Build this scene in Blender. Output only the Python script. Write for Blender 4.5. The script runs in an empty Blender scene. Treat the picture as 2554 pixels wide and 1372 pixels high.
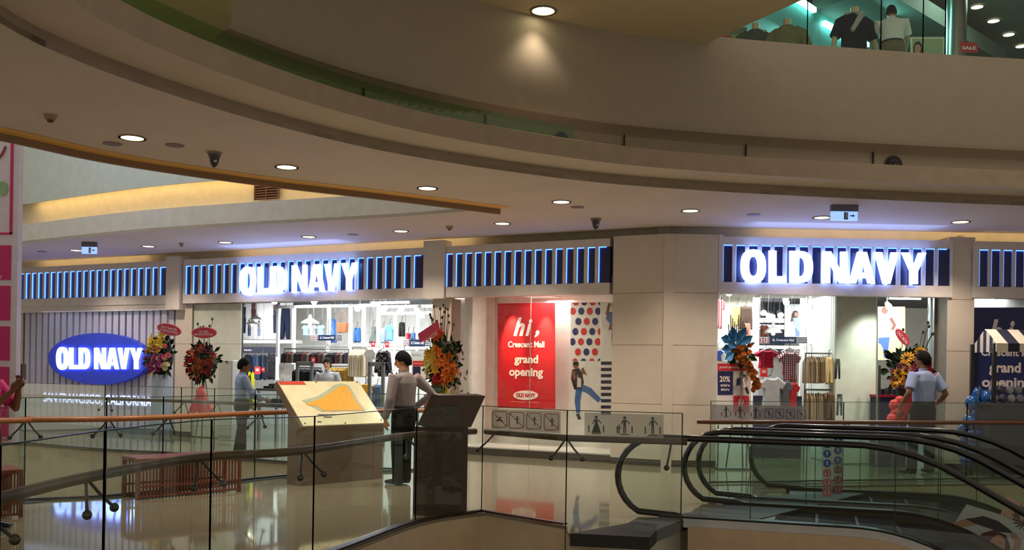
import bpy, bmesh, math, random
from mathutils import Vector, Matrix
random.seed(7)
SC = bpy.context.scene
COL = SC.collection
PI = math.pi
# ------------------------------------------------------------------ camera
F = 2400.0; CX = 1277.0; HY = 921.0; ROLL = 0.0155; H = 1.5      # measured on the 2554 x 1372 frame
cd = bpy.data.cameras.new('camera'); cam = bpy.data.objects.new('camera', cd); COL.objects.link(cam)
cd.sensor_width = 36.0; cd.sensor_fit = 'HORIZONTAL'; cd.lens = 36.0 * F / 2554.0
cd.shift_y = (HY - 686.0) / 2554.0; cd.clip_start = 0.05; cd.clip_end = 200
cam.matrix_world = Matrix.Translation((0, 0, H)) @ Matrix.Rotation(PI / 2, 4, 'X') @ Matrix.Rotation(ROLL, 4, 'Z')
SC.camera = cam
# ------------------------------------------------------------------ world, large lights, exposure
w = bpy.data.worlds.new('mall_air'); SC.world = w; w.use_nodes = True
bg = w.node_tree.nodes['Background']; bg.inputs[0].default_value = (1.0, 0.86, 0.68, 1); bg.inputs[1].default_value = 0.25
vs = SC.view_settings; vs.view_transform = 'Standard'; vs.look = 'None'; vs.exposure = 0.70; vs.gamma = 1.0
vs.use_curve_mapping = False
try: SC.cycles.transparent_max_bounces = 32
except Exception: pass

def area(name, loc, size, power, col, rot=(0, 0, 0), sy=None):
    l = bpy.data.lights.new(name, 'AREA'); l.energy = power; l.color = col; l.size = size
    if sy: l.shape = 'RECTANGLE'; l.size_y = sy
    o = bpy.data.objects.new(name, l); o.location = loc; o.rotation_euler = rot; COL.objects.link(o); return o
def spot(name, loc, power, col, ang=110, blend=0.6, rot=(0, 0, 0), r=0.08):
    l = bpy.data.lights.new(name, 'SPOT'); l.energy = power; l.color = col; l.spot_size = math.radians(ang)
    l.spot_blend = blend; l.shadow_soft_size = r
    o = bpy.data.objects.new(name, l); o.location = loc; o.rotation_euler = rot; COL.objects.link(o); return o
def point(name, loc, power, col, r=0.1):
    l = bpy.data.lights.new(name, 'POINT'); l.energy = power; l.color = col; l.shadow_soft_size = r
    o = bpy.data.objects.new(name, l); o.location = loc; COL.objects.link(o); return o

# ------------------------------------------------------------------ measuring helpers
CR, SR = math.cos(ROLL), math.sin(ROLL)
def ray(px, py):
    u = (px - CX) / F; v = (HY - py) / F
    return (u * CR - v * SR, u * SR + v * CR)          # world x and z for one metre of depth
def at(px, py, Y):
    x, z = ray(px, py); return Vector((x * Y, Y, H + z * Y))
def lev(px, py, z=0.0):                                # point on the level z
    x, dz = ray(px, py); Y = (z - H) / dz; return Vector((x * Y, Y, z))
class Frame:
    def __init__(s, ox, oy, deg):
        s.o = Vector((ox, oy, 0)); s.a = math.radians(deg); s.d = Vector((math.cos(s.a), math.sin(s.a), 0)); s.n = Vector((-s.d.y, s.d.x, 0))
    def uz(s, px, py, y=0.0):                          # where the sight line meets the plane at depth y behind the frame
        x, dz = ray(px, py); p = s.o + s.n * y; r = Vector((x, 1, 0))
        t = p.dot(s.n) / r.dot(s.n); q = r * t
        return ((q - s.o).dot(s.d), H + dz * t)
    def u(s, px, y=0.0, py=850): return s.uz(px, py, y)[0]
    def world(s, u, y, z=0.0): q = s.o + s.d * u + s.n * y; return Vector((q.x, q.y, z))
    def loc(s, p): q = Vector((p[0], p[1], 0)) - s.o; return (q.dot(s.d), q.dot(s.n), p[2] if len(p) > 2 else 0)
W0 = Frame(0, 0, 0)
FL = Frame(2.45, 15.27, math.degrees(math.atan2(-0.504, 1)))      # shop front left of the corner
FR = Frame(2.45, 15.27, 1.5)                                      # shop front right of the corner

# ------------------------------------------------------------------ materials
def lin(c):
    if isinstance(c, str): c = [int(c[i:i + 2], 16) / 255 for i in (0, 2, 4)]
    return tuple((x / 12.92 if x <= 0.04045 else ((x + 0.055) / 1.055) ** 2.4) for x in c) + (1,)
MC = {}
def M(col, rough=0.6, metal=0.0, var=0.06, scale=6.0, bump=0.0, bscale=60.0, em=None, es=0.0, spec=0.5, coat=0.0):
    key = (str(col), rough, metal, var, scale, bump, bscale, str(em), es, spec, coat)
    if key in MC: return MC[key]
    m = bpy.data.materials.new('surface'); m.use_nodes = True; nt = m.node_tree; b = nt.nodes['Principled BSDF']
    c = lin(col)
    b.inputs['Roughness'].default_value = rough; b.inputs['Metallic'].default_value = metal
    b.inputs['Specular IOR Level'].default_value = spec; b.inputs['Coat Weight'].default_value = coat
    tc = nt.nodes.new('ShaderNodeTexCoord'); nz = nt.nodes.new('ShaderNodeTexNoise')
    nz.inputs['Scale'].default_value = scale; nz.inputs['Detail'].default_value = 3
    nt.links.new(tc.outputs['Object'], nz.inputs['Vector'])
    mp = nt.nodes.new('ShaderNodeMapRange'); mp.inputs[1].default_value = 0.3; mp.inputs[2].default_value = 0.7
    mp.inputs[3].default_value = 1 - var; mp.inputs[4].default_value = 1 + var
    nt.links.new(nz.outputs[0], mp.inputs[0])
    mx = nt.nodes.new('ShaderNodeVectorMath'); mx.operation = 'SCALE'; mx.inputs[0].default_value = c[:3]
    nt.links.new(mp.outputs[0], mx.inputs['Scale']); nt.links.new(mx.outputs[0], b.inputs['Base Color'])
    if bump:
        n2 = nt.nodes.new('ShaderNodeTexNoise'); n2.inputs['Scale'].default_value = bscale
        nt.links.new(tc.outputs['Object'], n2.inputs['Vector'])
        bp = nt.nodes.new('ShaderNodeBump'); bp.inputs['Strength'].default_value = bump; bp.inputs['Distance'].default_value = 0.01
        nt.links.new(n2.outputs[0], bp.inputs['Height']); nt.links.new(bp.outputs[0], b.inputs['Normal'])
    if em: b.inputs['Emission Color'].default_value = lin(em); b.inputs['Emission Strength'].default_value = es
    MC[key] = m; return m
def plaid(c1, c2, c3, s=9.0):
    m = bpy.data.materials.new('plaid'); m.use_nodes = True; nt = m.node_tree; b = nt.nodes['Principled BSDF']; b.inputs['Roughness'].default_value = 0.85
    tc = nt.nodes.new('ShaderNodeTexCoord'); fac = []
    for ax, k in (('X', s), ('Z', s * 0.9)):
        wv = nt.nodes.new('ShaderNodeTexWave'); wv.bands_direction = ax; wv.inputs['Scale'].default_value = k; nt.links.new(tc.outputs['Object'], wv.inputs['Vector'])
        mr = nt.nodes.new('ShaderNodeMath'); mr.operation = 'GREATER_THAN'; mr.inputs[1].default_value = 0.55; nt.links.new(wv.outputs['Fac'], mr.inputs[0]); fac.append(mr)
    m1 = nt.nodes.new('ShaderNodeMix'); m1.data_type = 'RGBA'; m1.inputs[6].default_value = lin(c1); m1.inputs[7].default_value = lin(c2); nt.links.new(fac[0].outputs[0], m1.inputs[0])
    m2 = nt.nodes.new('ShaderNodeMix'); m2.data_type = 'RGBA'; m2.inputs[7].default_value = lin(c3); nt.links.new(m1.outputs[2], m2.inputs[6])
    m3 = nt.nodes.new('ShaderNodeMath'); m3.operation = 'MULTIPLY'; m3.inputs[1].default_value = 0.6; nt.links.new(fac[1].outputs[0], m3.inputs[0]); nt.links.new(m3.outputs[0], m2.inputs[0])
    nt.links.new(m2.outputs[2], b.inputs['Base Color']); return m
def speckle(c1, c2, s=30, th=0.6):
    m = bpy.data.materials.new('floral'); m.use_nodes = True; nt = m.node_tree; b = nt.nodes['Principled BSDF']; b.inputs['Roughness'].default_value = 0.85
    tc = nt.nodes.new('ShaderNodeTexCoord'); nz = nt.nodes.new('ShaderNodeTexNoise'); nz.inputs['Scale'].default_value = s; nt.links.new(tc.outputs['Object'], nz.inputs['Vector'])
    r = nt.nodes.new('ShaderNodeValToRGB'); r.color_ramp.interpolation = 'CONSTANT'; r.color_ramp.elements[0].color = lin(c1)
    r.color_ramp.elements[1].position = th; r.color_ramp.elements[1].color = lin(c2)
    nt.links.new(nz.outputs[0], r.inputs[0]); nt.links.new(r.outputs[0], b.inputs['Base Color']); return m
def glass(tint=(0.90, 0.95, 0.93), f0=0.05, top=0.55, rough=0.0):
    key = ('glass', tint, f0, top, rough)
    if key in MC: return MC[key]
    m = bpy.data.materials.new('clear_glass'); m.use_nodes = True; nt = m.node_tree; nt.nodes.clear()
    o = nt.nodes.new('ShaderNodeOutputMaterial'); mx = nt.nodes.new('ShaderNodeMixShader'); t = nt.nodes.new('ShaderNodeBsdfTransparent'); g = nt.nodes.new('ShaderNodeBsdfGlossy')
    t.inputs[0].default_value = (*tint, 1); g.inputs['Roughness'].default_value = rough; g.inputs[0].default_value = (0.95, 1, 0.98, 1)
    lw = nt.nodes.new('ShaderNodeLayerWeight'); lw.inputs[0].default_value = 0.25; mr = nt.nodes.new('ShaderNodeMapRange')
    mr.inputs[3].default_value = f0; mr.inputs[4].default_value = top; nt.links.new(lw.outputs['Fresnel'], mr.inputs[0])
    nt.links.new(mr.outputs[0], mx.inputs[0]); nt.links.new(t.outputs[0], mx.inputs[1]); nt.links.new(g.outputs[0], mx.inputs[2]); nt.links.new(mx.outputs[0], o.inputs[0])
    MC[key] = m; return m
def film(col, op):
    m = bpy.data.materials.new('film'); m.use_nodes = True; nt = m.node_tree; b = nt.nodes['Principled BSDF']
    b.inputs['Base Color'].default_value = lin(col); b.inputs['Roughness'].default_value = 0.5; b.inputs['Alpha'].default_value = op; return m

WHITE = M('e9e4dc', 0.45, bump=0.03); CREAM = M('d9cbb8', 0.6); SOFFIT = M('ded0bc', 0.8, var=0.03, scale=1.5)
NAVY = M('141a3a', 0.35); SHOPW = M('f4f4f0', 0.6); STEEL = M('9a9a98', 0.3, 0.9); DARKST = M('55534e', 0.35, 0.8); BLACK = M('0c0d0f', 0.35)
GLASS = glass((0.87, 0.945, 0.915), 0.05, 0.5); GEDGE = M('16302a', 0.2, var=0.1)
RUBBER = M('0b0d0e', 0.22, coat=0.4); WOOD = M('8a5a34', 0.35, bump=0.05, scale=20); RED = M('c8202c', 0.45); PINK = M('d8327a', 0.5)
SKIN = M('b98562', 0.5); HAIR = M('0c0909', 0.75, spec=.15)

# ------------------------------------------------------------------ objects
class T:
    """a top-level thing: an Empty at its base; meshes given in frame coordinates become its parts"""
    def __init__(s, name, label=None, cat=None, fr=W0, at3=(0, 0, 0), group=None, kind=None):
        o = bpy.data.objects.new(name, None); COL.objects.link(o); o.empty_display_size = 0.1
        s.fr = fr; s.off = Vector(at3); s.o = o
        o.location = fr.world(at3[0], at3[1], at3[2]); o.rotation_euler = (0, 0, fr.a)
        tag(o, label, cat, group, kind)
class Sub:
    def __init__(s, t, o): s.o = o; s.off = t.off; s.fr = t.fr
def tag(o, label=None, cat=None, group=None, kind=None):
    if label: o['label'] = label
    if cat: o['category'] = cat
    if group: o['group'] = group
    if kind: o['kind'] = kind
    return o
def dup(root, loc=None, rotz=None, label=None, group=None):
    r = root.copy(); COL.objects.link(r)
    if loc is not None: r.location = loc
    if rotz is not None: r.rotation_euler = (0, 0, rotz)
    if label: r['label'] = label
    if group: r['group'] = group
    for ch in list(root.children):
        c = ch.copy(); COL.objects.link(c); c.parent = r
        for g in list(ch.children):
            d = g.copy(); COL.objects.link(d); d.parent = c
    return r
class MB:
    def __init__(s): s.v = []; s.f = []
    def add(s, vs_, fs): n = len(s.v); s.v += [tuple(p) for p in vs_]; s.f += [tuple(i + n for i in f) for f in fs]; return s
    def box(s, x0, x1, y0, y1, z0, z1, ch=0.0):
        if x0 > x1: x0, x1 = x1, x0
        if y0 > y1: y0, y1 = y1, y0
        if z0 > z1: z0, z1 = z1, z0
        c = min(ch, (x1 - x0) * .4, (y1 - y0) * .4, (z1 - z0) * .4)
        if c <= 0:
            return s.add([(x, y, z) for z in (z0, z1) for y in (y0, y1) for x in (x0, x1)], [(0, 2, 3, 1), (4, 5, 7, 6), (0, 1, 5, 4), (2, 6, 7, 3), (0, 4, 6, 2), (1, 3, 7, 5)])
        def ring(i, z): return [(x0 + i + c, y0 + i, z), (x1 - i - c, y0 + i, z), (x1 - i, y0 + i + c, z), (x1 - i, y1 - i - c, z), (x1 - i - c, y1 - i, z), (x0 + i + c, y1 - i, z), (x0 + i, y1 - i - c, z), (x0 + i, y0 + i + c, z)]
        vv = ring(c * .7, z0) + ring(0, z0 + c) + ring(0, z1 - c) + ring(c * .7, z1); ff = [tuple(range(7, -1, -1)), tuple(range(24, 32))]
        for k in range(3):
            for i in range(8): j = (i + 1) % 8; ff.append((k * 8 + i, k * 8 + j, k * 8 + 8 + j, k * 8 + 8 + i))
        return s.add(vv, ff)
    def prism(s, pts, y0, y1):                          # outline in x,z pushed along y
        n = len(pts); vv = [(p[0], y0, p[1]) for p in pts] + [(p[0], y1, p[1]) for p in pts]
        return s.add(vv, [tuple(range(n)), tuple(range(2 * n - 1, n - 1, -1))] + [(i, i + n, (i + 1) % n + n, (i + 1) % n) for i in range(n)])
    def slab(s, pts, z0, z1):                           # outline in x,y pushed along z
        n = len(pts); vv = [(p[0], p[1], z0) for p in pts] + [(p[0], p[1], z1) for p in pts]
        return s.add(vv, [tuple(range(n - 1, -1, -1)), tuple(range(n, 2 * n))] + [(i, (i + 1) % n, (i + 1) % n + n, i + n) for i in range(n)])
    def puff(s, pts, y, d, k=0.8):                      # soft cushion-like solid from an outline in x,z
        n = len(pts); cx = sum(p[0] for p in pts) / n; cz = sum(p[1] for p in pts) / n
        inn = [(cx + (p[0] - cx) * k, cz + (p[1] - cz) * k) for p in pts]
        vv = [(p[0], y - d, p[1]) for p in inn] + [(p[0], y, p[1]) for p in pts] + [(p[0], y + d, p[1]) for p in inn]
        ff = [tuple(range(n)), tuple(range(3 * n - 1, 2 * n - 1, -1))]
        for i in range(n):
            j = (i + 1) % n; ff += [(i, i + n, j + n, j), (i + n, i + 2 * n, j + 2 * n, j + n)]
        return s.add(vv, ff)
    def tube(s, path, r, n=10, cap=True, sx=1.0):
        P = [Vector(p) for p in path]; rr = r if isinstance(r, (list, tuple)) else [r] * len(P); vv = []; ff = []; up = None
        for i, p in enumerate(P):
            t = (P[min(i + 1, len(P) - 1)] - P[max(i - 1, 0)]).normalized()
            if up is None: up = Vector((0, 0, 1)) if abs(t.z) < 0.9 else Vector((0, 1, 0))
            a = t.cross(up).normalized(); b = a.cross(t).normalized(); up = b
            for k in range(n):
                q = 2 * PI * k / n; vv.append(p + (a * math.cos(q) * sx + b * math.sin(q)) * rr[i])
        for i in range(len(P) - 1):
            for k in range(n): j = (k + 1) % n; ff.append((i * n + k, (i + 1) * n + k, (i + 1) * n + j, i * n + j))
        if cap: ff += [tuple(range(n)), tuple(range(len(P) * n - 1, (len(P) - 1) * n - 1, -1))]
        return s.add(vv, ff)
    def lathe(s, prof, c=(0, 0, 0), n=20, sx=1, sy=1, cap=True):   # profile (r, z)
        vv = []; ff = []
        for r, z in prof:
            for k in range(n): q = 2 * PI * k / n; vv.append((c[0] + r * math.cos(q) * sx, c[1] + r * math.sin(q) * sy, c[2] + z))
        for i in range(len(prof) - 1):
            for k in range(n): j = (k + 1) % n; ff.append((i * n + k, i * n + j, (i + 1) * n + j, (i + 1) * n + k))
        if cap: ff += [tuple(range(n - 1, -1, -1)), tuple(range((len(prof) - 1) * n, len(prof) * n))]
        return s.add(vv, ff)
    def ball(s, c, rx, ry=None, rz=None, n=12, m=8):
        ry = ry or rx; rz = rz or rx
        return s.lathe([(max(math.sin(PI * i / m), 0.02), -math.cos(PI * i / m) * rz) for i in range(m + 1)], c, n, rx, ry)
    def quad(s, a, b, c, d): return s.add([a, b, c, d], [(0, 1, 2, 3)])
    def disc(s, c, r, n=20, y=None, rz=None):            # flat disc facing -y
        rz = rz or r
        return s.add([(c[0] + r * math.cos(2 * PI * k / n), c[1], c[2] + rz * math.sin(2 * PI * k / n)) for k in range(n)], [tuple(range(n))])
    def mesh(s, off=(0, 0, 0), smooth=False):
        me = bpy.data.meshes.new('shape'); o = Vector(off)
        me.from_pydata([Vector(p) - o for p in s.v], [], s.f); me.update()
        if smooth:
            for p in me.polygons: p.use_smooth = True
            try: me.set_sharp_from_angle(angle=math.radians(45))
            except Exception: pass
        return me
    def part(s, name, mt, t, smooth=False, label=None, kind=None):
        ob = bpy.data.objects.new(name, s.mesh(t.off, smooth)); COL.objects.link(ob); ob.parent = t.o
        ob.data.materials.append(mt)
        if label: ob['label'] = label
        if kind: ob['kind'] = kind
        return ob
    def top(s, name, mt, fr=W0, at3=None, label=None, cat=None, group=None, kind=None, smooth=False):
        if at3 is None:
            zs = min(p[2] for p in s.v); at3 = (sum(p[0] for p in s.v) / len(s.v), sum(p[1] for p in s.v) / len(s.v), zs)
        ob = bpy.data.objects.new(name, s.mesh(at3, smooth)); COL.objects.link(ob)
        ob.location = fr.world(*at3); ob.rotation_euler = (0, 0, fr.a); ob.data.materials.append(mt)
        return tag(ob, label, cat, group, kind)
def meshpart(me, name, mt, t, label=None):
    ob = bpy.data.objects.new(name, me); COL.objects.link(ob); ob.parent = t.o
    me.materials.clear(); me.materials.append(mt)
    if label: ob['label'] = label
    return ob

# text and flat print ------------------------------------------------
def glyph_mesh(body, ext=0.0, bold=0.0, shear=0.0, align='CENTER', space=1.0):
    c = bpy.data.curves.new('t', 'FONT'); c.body = body; c.align_x = align; c.offset = bold; c.shear = shear; c.extrude = ext; c.resolution_u = 3; c.space_line = space
    o = bpy.data.objects.new('t', c); COL.objects.link(o); dg = bpy.context.evaluated_depsgraph_get()
    me = bpy.data.meshes.new_from_object(o.evaluated_get(dg)); bpy.data.objects.remove(o); return me
def text(t, body, box, y, mt, depth=0.002, bold=0.02, shear=0.0, name='lettering', space=1.0, rot=0.0, label=None):
    """fit text into box (u0,z0,u1,z1) on the plane y, facing the viewer"""
    me = glyph_mesh(body, 0.0, bold, shear, space=space)
    xs = [v.co.x for v in me.vertices]; ys = [v.co.y for v in me.vertices]
    x0, x1, y0, y1 = min(xs), max(xs), min(ys), max(ys); u0, z0, u1, z1 = box
    cu, cz = (u0 + u1) / 2, (z0 + z1) / 2; c, s_ = math.cos(rot), math.sin(rot)
    for v in me.vertices:
        a = u0 + (v.co.x - x0) / (x1 - x0) * (u1 - u0) - cu; b = z0 + (v.co.y - y0) / (y1 - y0) * (z1 - z0) - cz
        v.co = Vector((cu + a * c - b * s_, y, cz + a * s_ + b * c)) - t.off
    me.update(); return meshpart(me, name, mt, t, label)
def pbox(fr, px0, py0, px1, py1, y):
    u0, z1 = fr.uz(px0, py0, y); u1, z0 = fr.uz(px1, py1, y); return (u0, z0, u1, z1)
def flat(t, name, y, pts, mt, th=0.002, label=None):     # printed shape: outline in photograph pixels on plane y
    fr = t.fr; q = [fr.uz(a, b, y) for a, b in pts]
    return MB().prism(q, y, y + th).part(name, mt, t, label=label)
def flats(t, name, y, polys, mt, th=0.0015):
    mb = MB()
    for pts in polys: mb.prism([t.fr.uz(a, b, y) for a, b in pts], y, y + th)
    return mb.part(name, mt, t, kind='stuff')
def ell(cx, cy, rx, ry, n=20, rot=0):
    return [(cx + rx * math.cos(a) * math.cos(rot) - ry * math.sin(a) * math.sin(rot), cy + rx * math.cos(a) * math.sin(rot) + ry * math.sin(a) * math.cos(rot)) for a in [2 * PI * k / n for k in range(n)]]
def limb(*p):                                           # widened polyline in pixels: (x, y, halfwidth) ...
    L = []; R = []
    for i, (x, y, w_) in enumerate(p):
        a = p[max(i - 1, 0)]; b = p[min(i + 1, len(p) - 1)]; dx, dy = b[0] - a[0], b[1] - a[1]; n = math.hypot(dx, dy) or 1
        L.append((x - dy / n * w_, y + dx / n * w_)); R.append((x + dy / n * w_, y - dx / n * w_))
    return L + R[::-1]
# heavy sign letters built from outlines ------------------------------
def _arc(cx, cy, rx, ry, a0, a1, n, e=0.8):
    out = []
    for k in range(n + 1):
        a = math.radians(a0 + (a1 - a0) * k / n); c, s_ = math.cos(a), math.sin(a)
        out.append((cx + rx * math.copysign(abs(c) ** e, c), cy + ry * math.copysign(abs(s_) ** e, s_)))
    return out
LET = {'O': (0, 173, [_arc(.5, .5, .5, .53, 0, 345, 23), _arc(.5, .5, .165, .30, 0, 345, 23)]),
 'L': (192, 313, [[(0, 0), (1, 0), (1, .2), (.43, .2), (.43, 1), (0, 1)]]),
 'D': (333, 493, [[(0, 0)] + _arc(.45, .5, .55, .5, -88, 88, 14) + [(0, 1)], [(.34, .2)] + _arc(.42, .5, .22, .3, -80, 80, 8) + [(.34, .8)]]),
 'N': (562, 727, [[(0, 0), (.29, 0), (.29, .60), (.67, 0), (1, 0), (1, 1), (.71, 1), (.71, .42), (.33, 1), (0, 1)]]),
 'A': (737, 917, [[(0, 0), (.28, 0), (.335, .17), (.665, .17), (.72, 0), (1, 0), (.68, 1), (.32, 1)], [(.39, .35), (.61, .35), (.5, .74)]]),
 'V': (912, 1075, [[(.34, 0), (.66, 0), (1, 1), (.68, 1), (.5, .33), (.32, 1), (0, 1)]]),
 'Y': (1095, 1265, [[(.34, 0), (.66, 0), (.66, .4), (1, 1), (.68, 1), (.5, .62), (.32, 1), (0, 1), (.34, .4)]])}
def big_letters(t, quad, y, depth, mt, name='letter'):
    """quad: pixel corners (x0,ytop0,ybot0,x1,ytop1,ybot1)"""
    X0, T0, B0, X1, T1, B1 = quad; fr = t.fr
    for ch, (a, b, loops) in LET.items():
        c = bpy.data.curves.new('l', 'CURVE'); c.dimensions = '2D'; c.fill_mode = 'BOTH'; c.extrude = depth / 2; c.bevel_depth = 0
        for lp in loops:
            sp = c.splines.new('POLY'); sp.points.add(len(lp) - 1); sp.use_cyclic_u = True
            for k, (x, z) in enumerate(lp):
                f = (a + x * (b - a)) / 1265.0; px = X0 + f * (X1 - X0); py = (B0 + (B1 - B0) * f) * (1 - z) + (T0 + (T1 - T0) * f) * z
                u, zz = fr.uz(px, py, y); sp.points[k].co = (u, zz, 0, 1)
        o = bpy.data.objects.new('l', c); COL.objects.link(o); dg = bpy.context.evaluated_depsgraph_get()
        me = bpy.data.meshes.new_from_object(o.evaluated_get(dg)); bpy.data.objects.remove(o)
        for v in me.vertices: v.co = Vector((v.co.x, y - v.co.z, v.co.y)) - t.off
        meshpart(me, name, mt, t)
def fill2d(outer, holes, z0, z1):
    """flat plate with holes, mesh in world coordinates"""
    c = bpy.data.curves.new('p', 'CURVE'); c.dimensions = '2D'; c.fill_mode = 'BOTH'; c.extrude = (z1 - z0) / 2
    for lp in [outer] + holes:
        sp = c.splines.new('POLY'); sp.points.add(len(lp) - 1); sp.use_cyclic_u = True
        for k, p in enumerate(lp): sp.points[k].co = (p[0], p[1], 0, 1)
    o = bpy.data.objects.new('p', c); COL.objects.link(o); dg = bpy.context.evaluated_depsgraph_get()
    me = bpy.data.meshes.new_from_object(o.evaluated_get(dg)); bpy.data.objects.remove(o)
    for v in me.vertices: v.co.z += (z0 + z1) / 2
    me.update(); return me
def topmesh(me, name, mt, **k):
    ob = bpy.data.objects.new(name, me); COL.objects.link(ob); me.materials.clear(); me.materials.append(mt); return tag(ob, **k)
def smooth_curve(pts, n=8):
    out = []
    for i in range(len(pts) - 1):
        p0 = pts[max(i - 1, 0)]; p1 = pts[i]; p2 = pts[i + 1]; p3 = pts[min(i + 2, len(pts) - 1)]
        for k in range(n):
            t = k / n; out.append(tuple(0.5 * (2 * b + (c - a) * t + (2 * a - 5 * b + 4 * c - d) * t * t + (3 * b - a - 3 * c + d) * t ** 3) for a, b, c, d in zip(p0, p1, p2, p3)))
    out.append(tuple(pts[-1])); return out
def offset(cur, d):                                      # shift a plan curve sideways (positive = right of travel)
    out = []
    for i, p in enumerate(cur):
        a = Vector(cur[max(i - 1, 0)][:2]); b = Vector(cur[min(i + 1, len(cur) - 1)][:2]); t = (b - a).normalized(); out.append((p[0] + t.y * d, p[1] - t.x * d))
    return out
def sweep(cur, prof):                                    # prof: (sideways, z) ... as one ribbon
    mb = MB(); rows = [[(q[0], q[1], z) for q in offset(cur, d)] for d, z in prof]; n = len(cur)
    vv = [p for r in rows for p in r]; ff = []
    for j in range(len(rows) - 1):
        for i in range(n - 1): ff.append((j * n + i, j * n + i + 1, (j + 1) * n + i + 1, (j + 1) * n + i))
    return mb.add(vv, ff)
# ================================================================== SETTING: floors, voids, ceilings
FLOORM = M('857e6a', 0.055, var=0.05, scale=0.6, spec=0.5)
def xy(v): return (v[0], v[1])
r1px = [(262, 1075), (528, 1048), (785, 1039), (1040, 1018), (1205, 1013)]
GT = 1.11                                               # height of the railing glass
R1 = [(-2.45, 2.6), (-2.5, 3.6)] + [xy(lev(0, 1112, GT))] + [xy(lev(a, b, GT)) for a, b in r1px]
R1c = smooth_curve(R1, 6)
C1 = R1[-1]
P2a = xy(at(1415, 1022, 9.25)); P2b = xy(at(1702, 1034, 9.0))
pA = xy(lev(1418, 1331)); pB = xy(lev(1960, 1238))
R2near = [xy(lev(a, b)) for a, b in [(0, 1258), (60, 1250), (330, 1235), (700, 1190), (980, 1177)]]
R2far = [xy(lev(a, b)) for a, b in [(980, 1174), (750, 1157), (610, 1146), (450, 1133), (260, 1123), (75, 1108), (0, 1104)]]
void1 = [(p[0] + 0.05, p[1]) for p in R1c] + [P2a, (pA[0], P2a[1]), pA, pB, (3.35, 12.75), (9.5, 14.15), (9.5, 2.6)]
tip = (R2near[-1][0] + 0.55, R2near[-1][1] + 0.35)
n2 = smooth_curve([(-9.6, 6.6)] + R2near + [tip], 5); f2 = smooth_curve([tip] + R2far + [(-12.5, 18.6)], 5)
void2 = n2 + f2[1:] + [(-13.5, 12)]
OUT = [(-16, -1.5), (14, -1.5), (14, 27), (-16, 27)]
topmesh(fill2d(OUT, [void1, void2], -0.03, 0.0), 'floor', FLOORM, kind='structure')
topmesh(fill2d(OUT, [void1, void2], -0.95, -0.032), 'trim_1', M('c9b597', 0.7), kind='structure')
# dark stone edge strips along both voids
sweep(R1c, [(0.06, 0.012), (-0.10, 0.012), (-0.10, 0.0)]).top('trim_2', M('4a3c2a', 0.3), kind='structure')
sweep(n2, [(0.0, 0.01), (0.12, 0.01), (0.12, 0.0)]).top('trim_3', M('2c3a34', 0.3), kind='structure')
sweep(f2, [(0.0, 0.01), (0.12, 0.01), (0.12, 0.0)]).top('trim_4', M('2c3a34', 0.3), kind='structure')

CZ = 3.8
MB().box(-14, 14, 1, 24, -4.6, -4.5).top('floor_lower', M('8d8674', 0.2), kind='structure')
dl = [xy(lev(a, b, CZ)) for a, b in [(0, 57), (175, 144), (350, 210), (568, 280), (787, 339), (1000, 385), (1250, 425), (1500, 456), (1750, 475), (2000, 489), (2400, 507)]]
RC = smooth_curve([(-3.3, 2.2), (-3.55, 4.6)] + dl + [(9, 13.1), (13, 13.2)], 8)
nl = [xy(lev(a, b, CZ)) for a, b in [(0, 317), (306, 385), (656, 439), (1000, 481), (1270, 516)]]
fl = [xy(lev(a, b, CZ)) for a, b in [(1000, 540), (600, 562), (328, 580), (43, 609)]]
ctip = nl[-1]
N2 = smooth_curve([(-6.6, 7.4)] + nl, 6); F2 = smooth_curve([ctip] + fl + [(-12, 20.3)], 6)
cvoid = N2 + F2[1:] + [(-13.2, 14)]
def fw(fr, u, y): p = fr.world(u, y); return (p.x, p.y)
corner = (2.45, 15.27)
outer = RC + [(13, fw(FR, 10.6, 0)[1]), corner, fw(FL, -17.5, 0), (-15, 2.2)]
topmesh(fill2d(outer, [cvoid], CZ, CZ + 0.05), 'ceiling', SOFFIT, kind='structure')
# edge of the opening above the left void: soffit lip with the warm light put into its colour, then a brown drop edge
sweep(N2, [(0.0, CZ + 0.3), (0.0, CZ - 0.0), (-0.02, CZ + 0.0)]).top('trim_5', SOFFIT, kind='structure')
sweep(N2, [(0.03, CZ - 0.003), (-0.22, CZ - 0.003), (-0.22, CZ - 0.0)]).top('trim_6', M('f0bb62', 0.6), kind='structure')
sweep(N2, [(-0.22, CZ + 0.02), (-0.22, CZ - 0.075), (-0.27, CZ - 0.075), (-0.27, CZ + 0.3)]).top('trim_7', M('8f7456', 0.7), kind='structure')
# far side of that opening: fascia, lit recess, pale parapet above
sweep(F2, [(0, CZ), (0.0, 4.17), (0.45, 4.17)]).top('trim_8', M('c9c2ba', 0.7), kind='structure')
sweep(F2, [(0.42, 4.17), (0.42, 4.75)]).top('wall_recess', M('ded2bc', 0.7), kind='structure')
for k in range(5): pass
sweep(F2, [(0.42, 4.76), (0.14, 4.76), (0.14, 4.60), (0.11, 4.60), (0.11, 8.5)]).top('wall_parapet', M('b8bdb6', 0.8), kind='structure')
WARM = (1.0, 0.66, 0.28)
EMW = M('ffe0a0', 0.5, em='ffd890', es=4.0)
sweep(F2[4:-6], [(0.17, 4.70), (0.27, 4.70)]).top('cove_light', EMW, label='warm cove strip tucked under the pale upper parapet beyond the left opening', cat='light')
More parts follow.
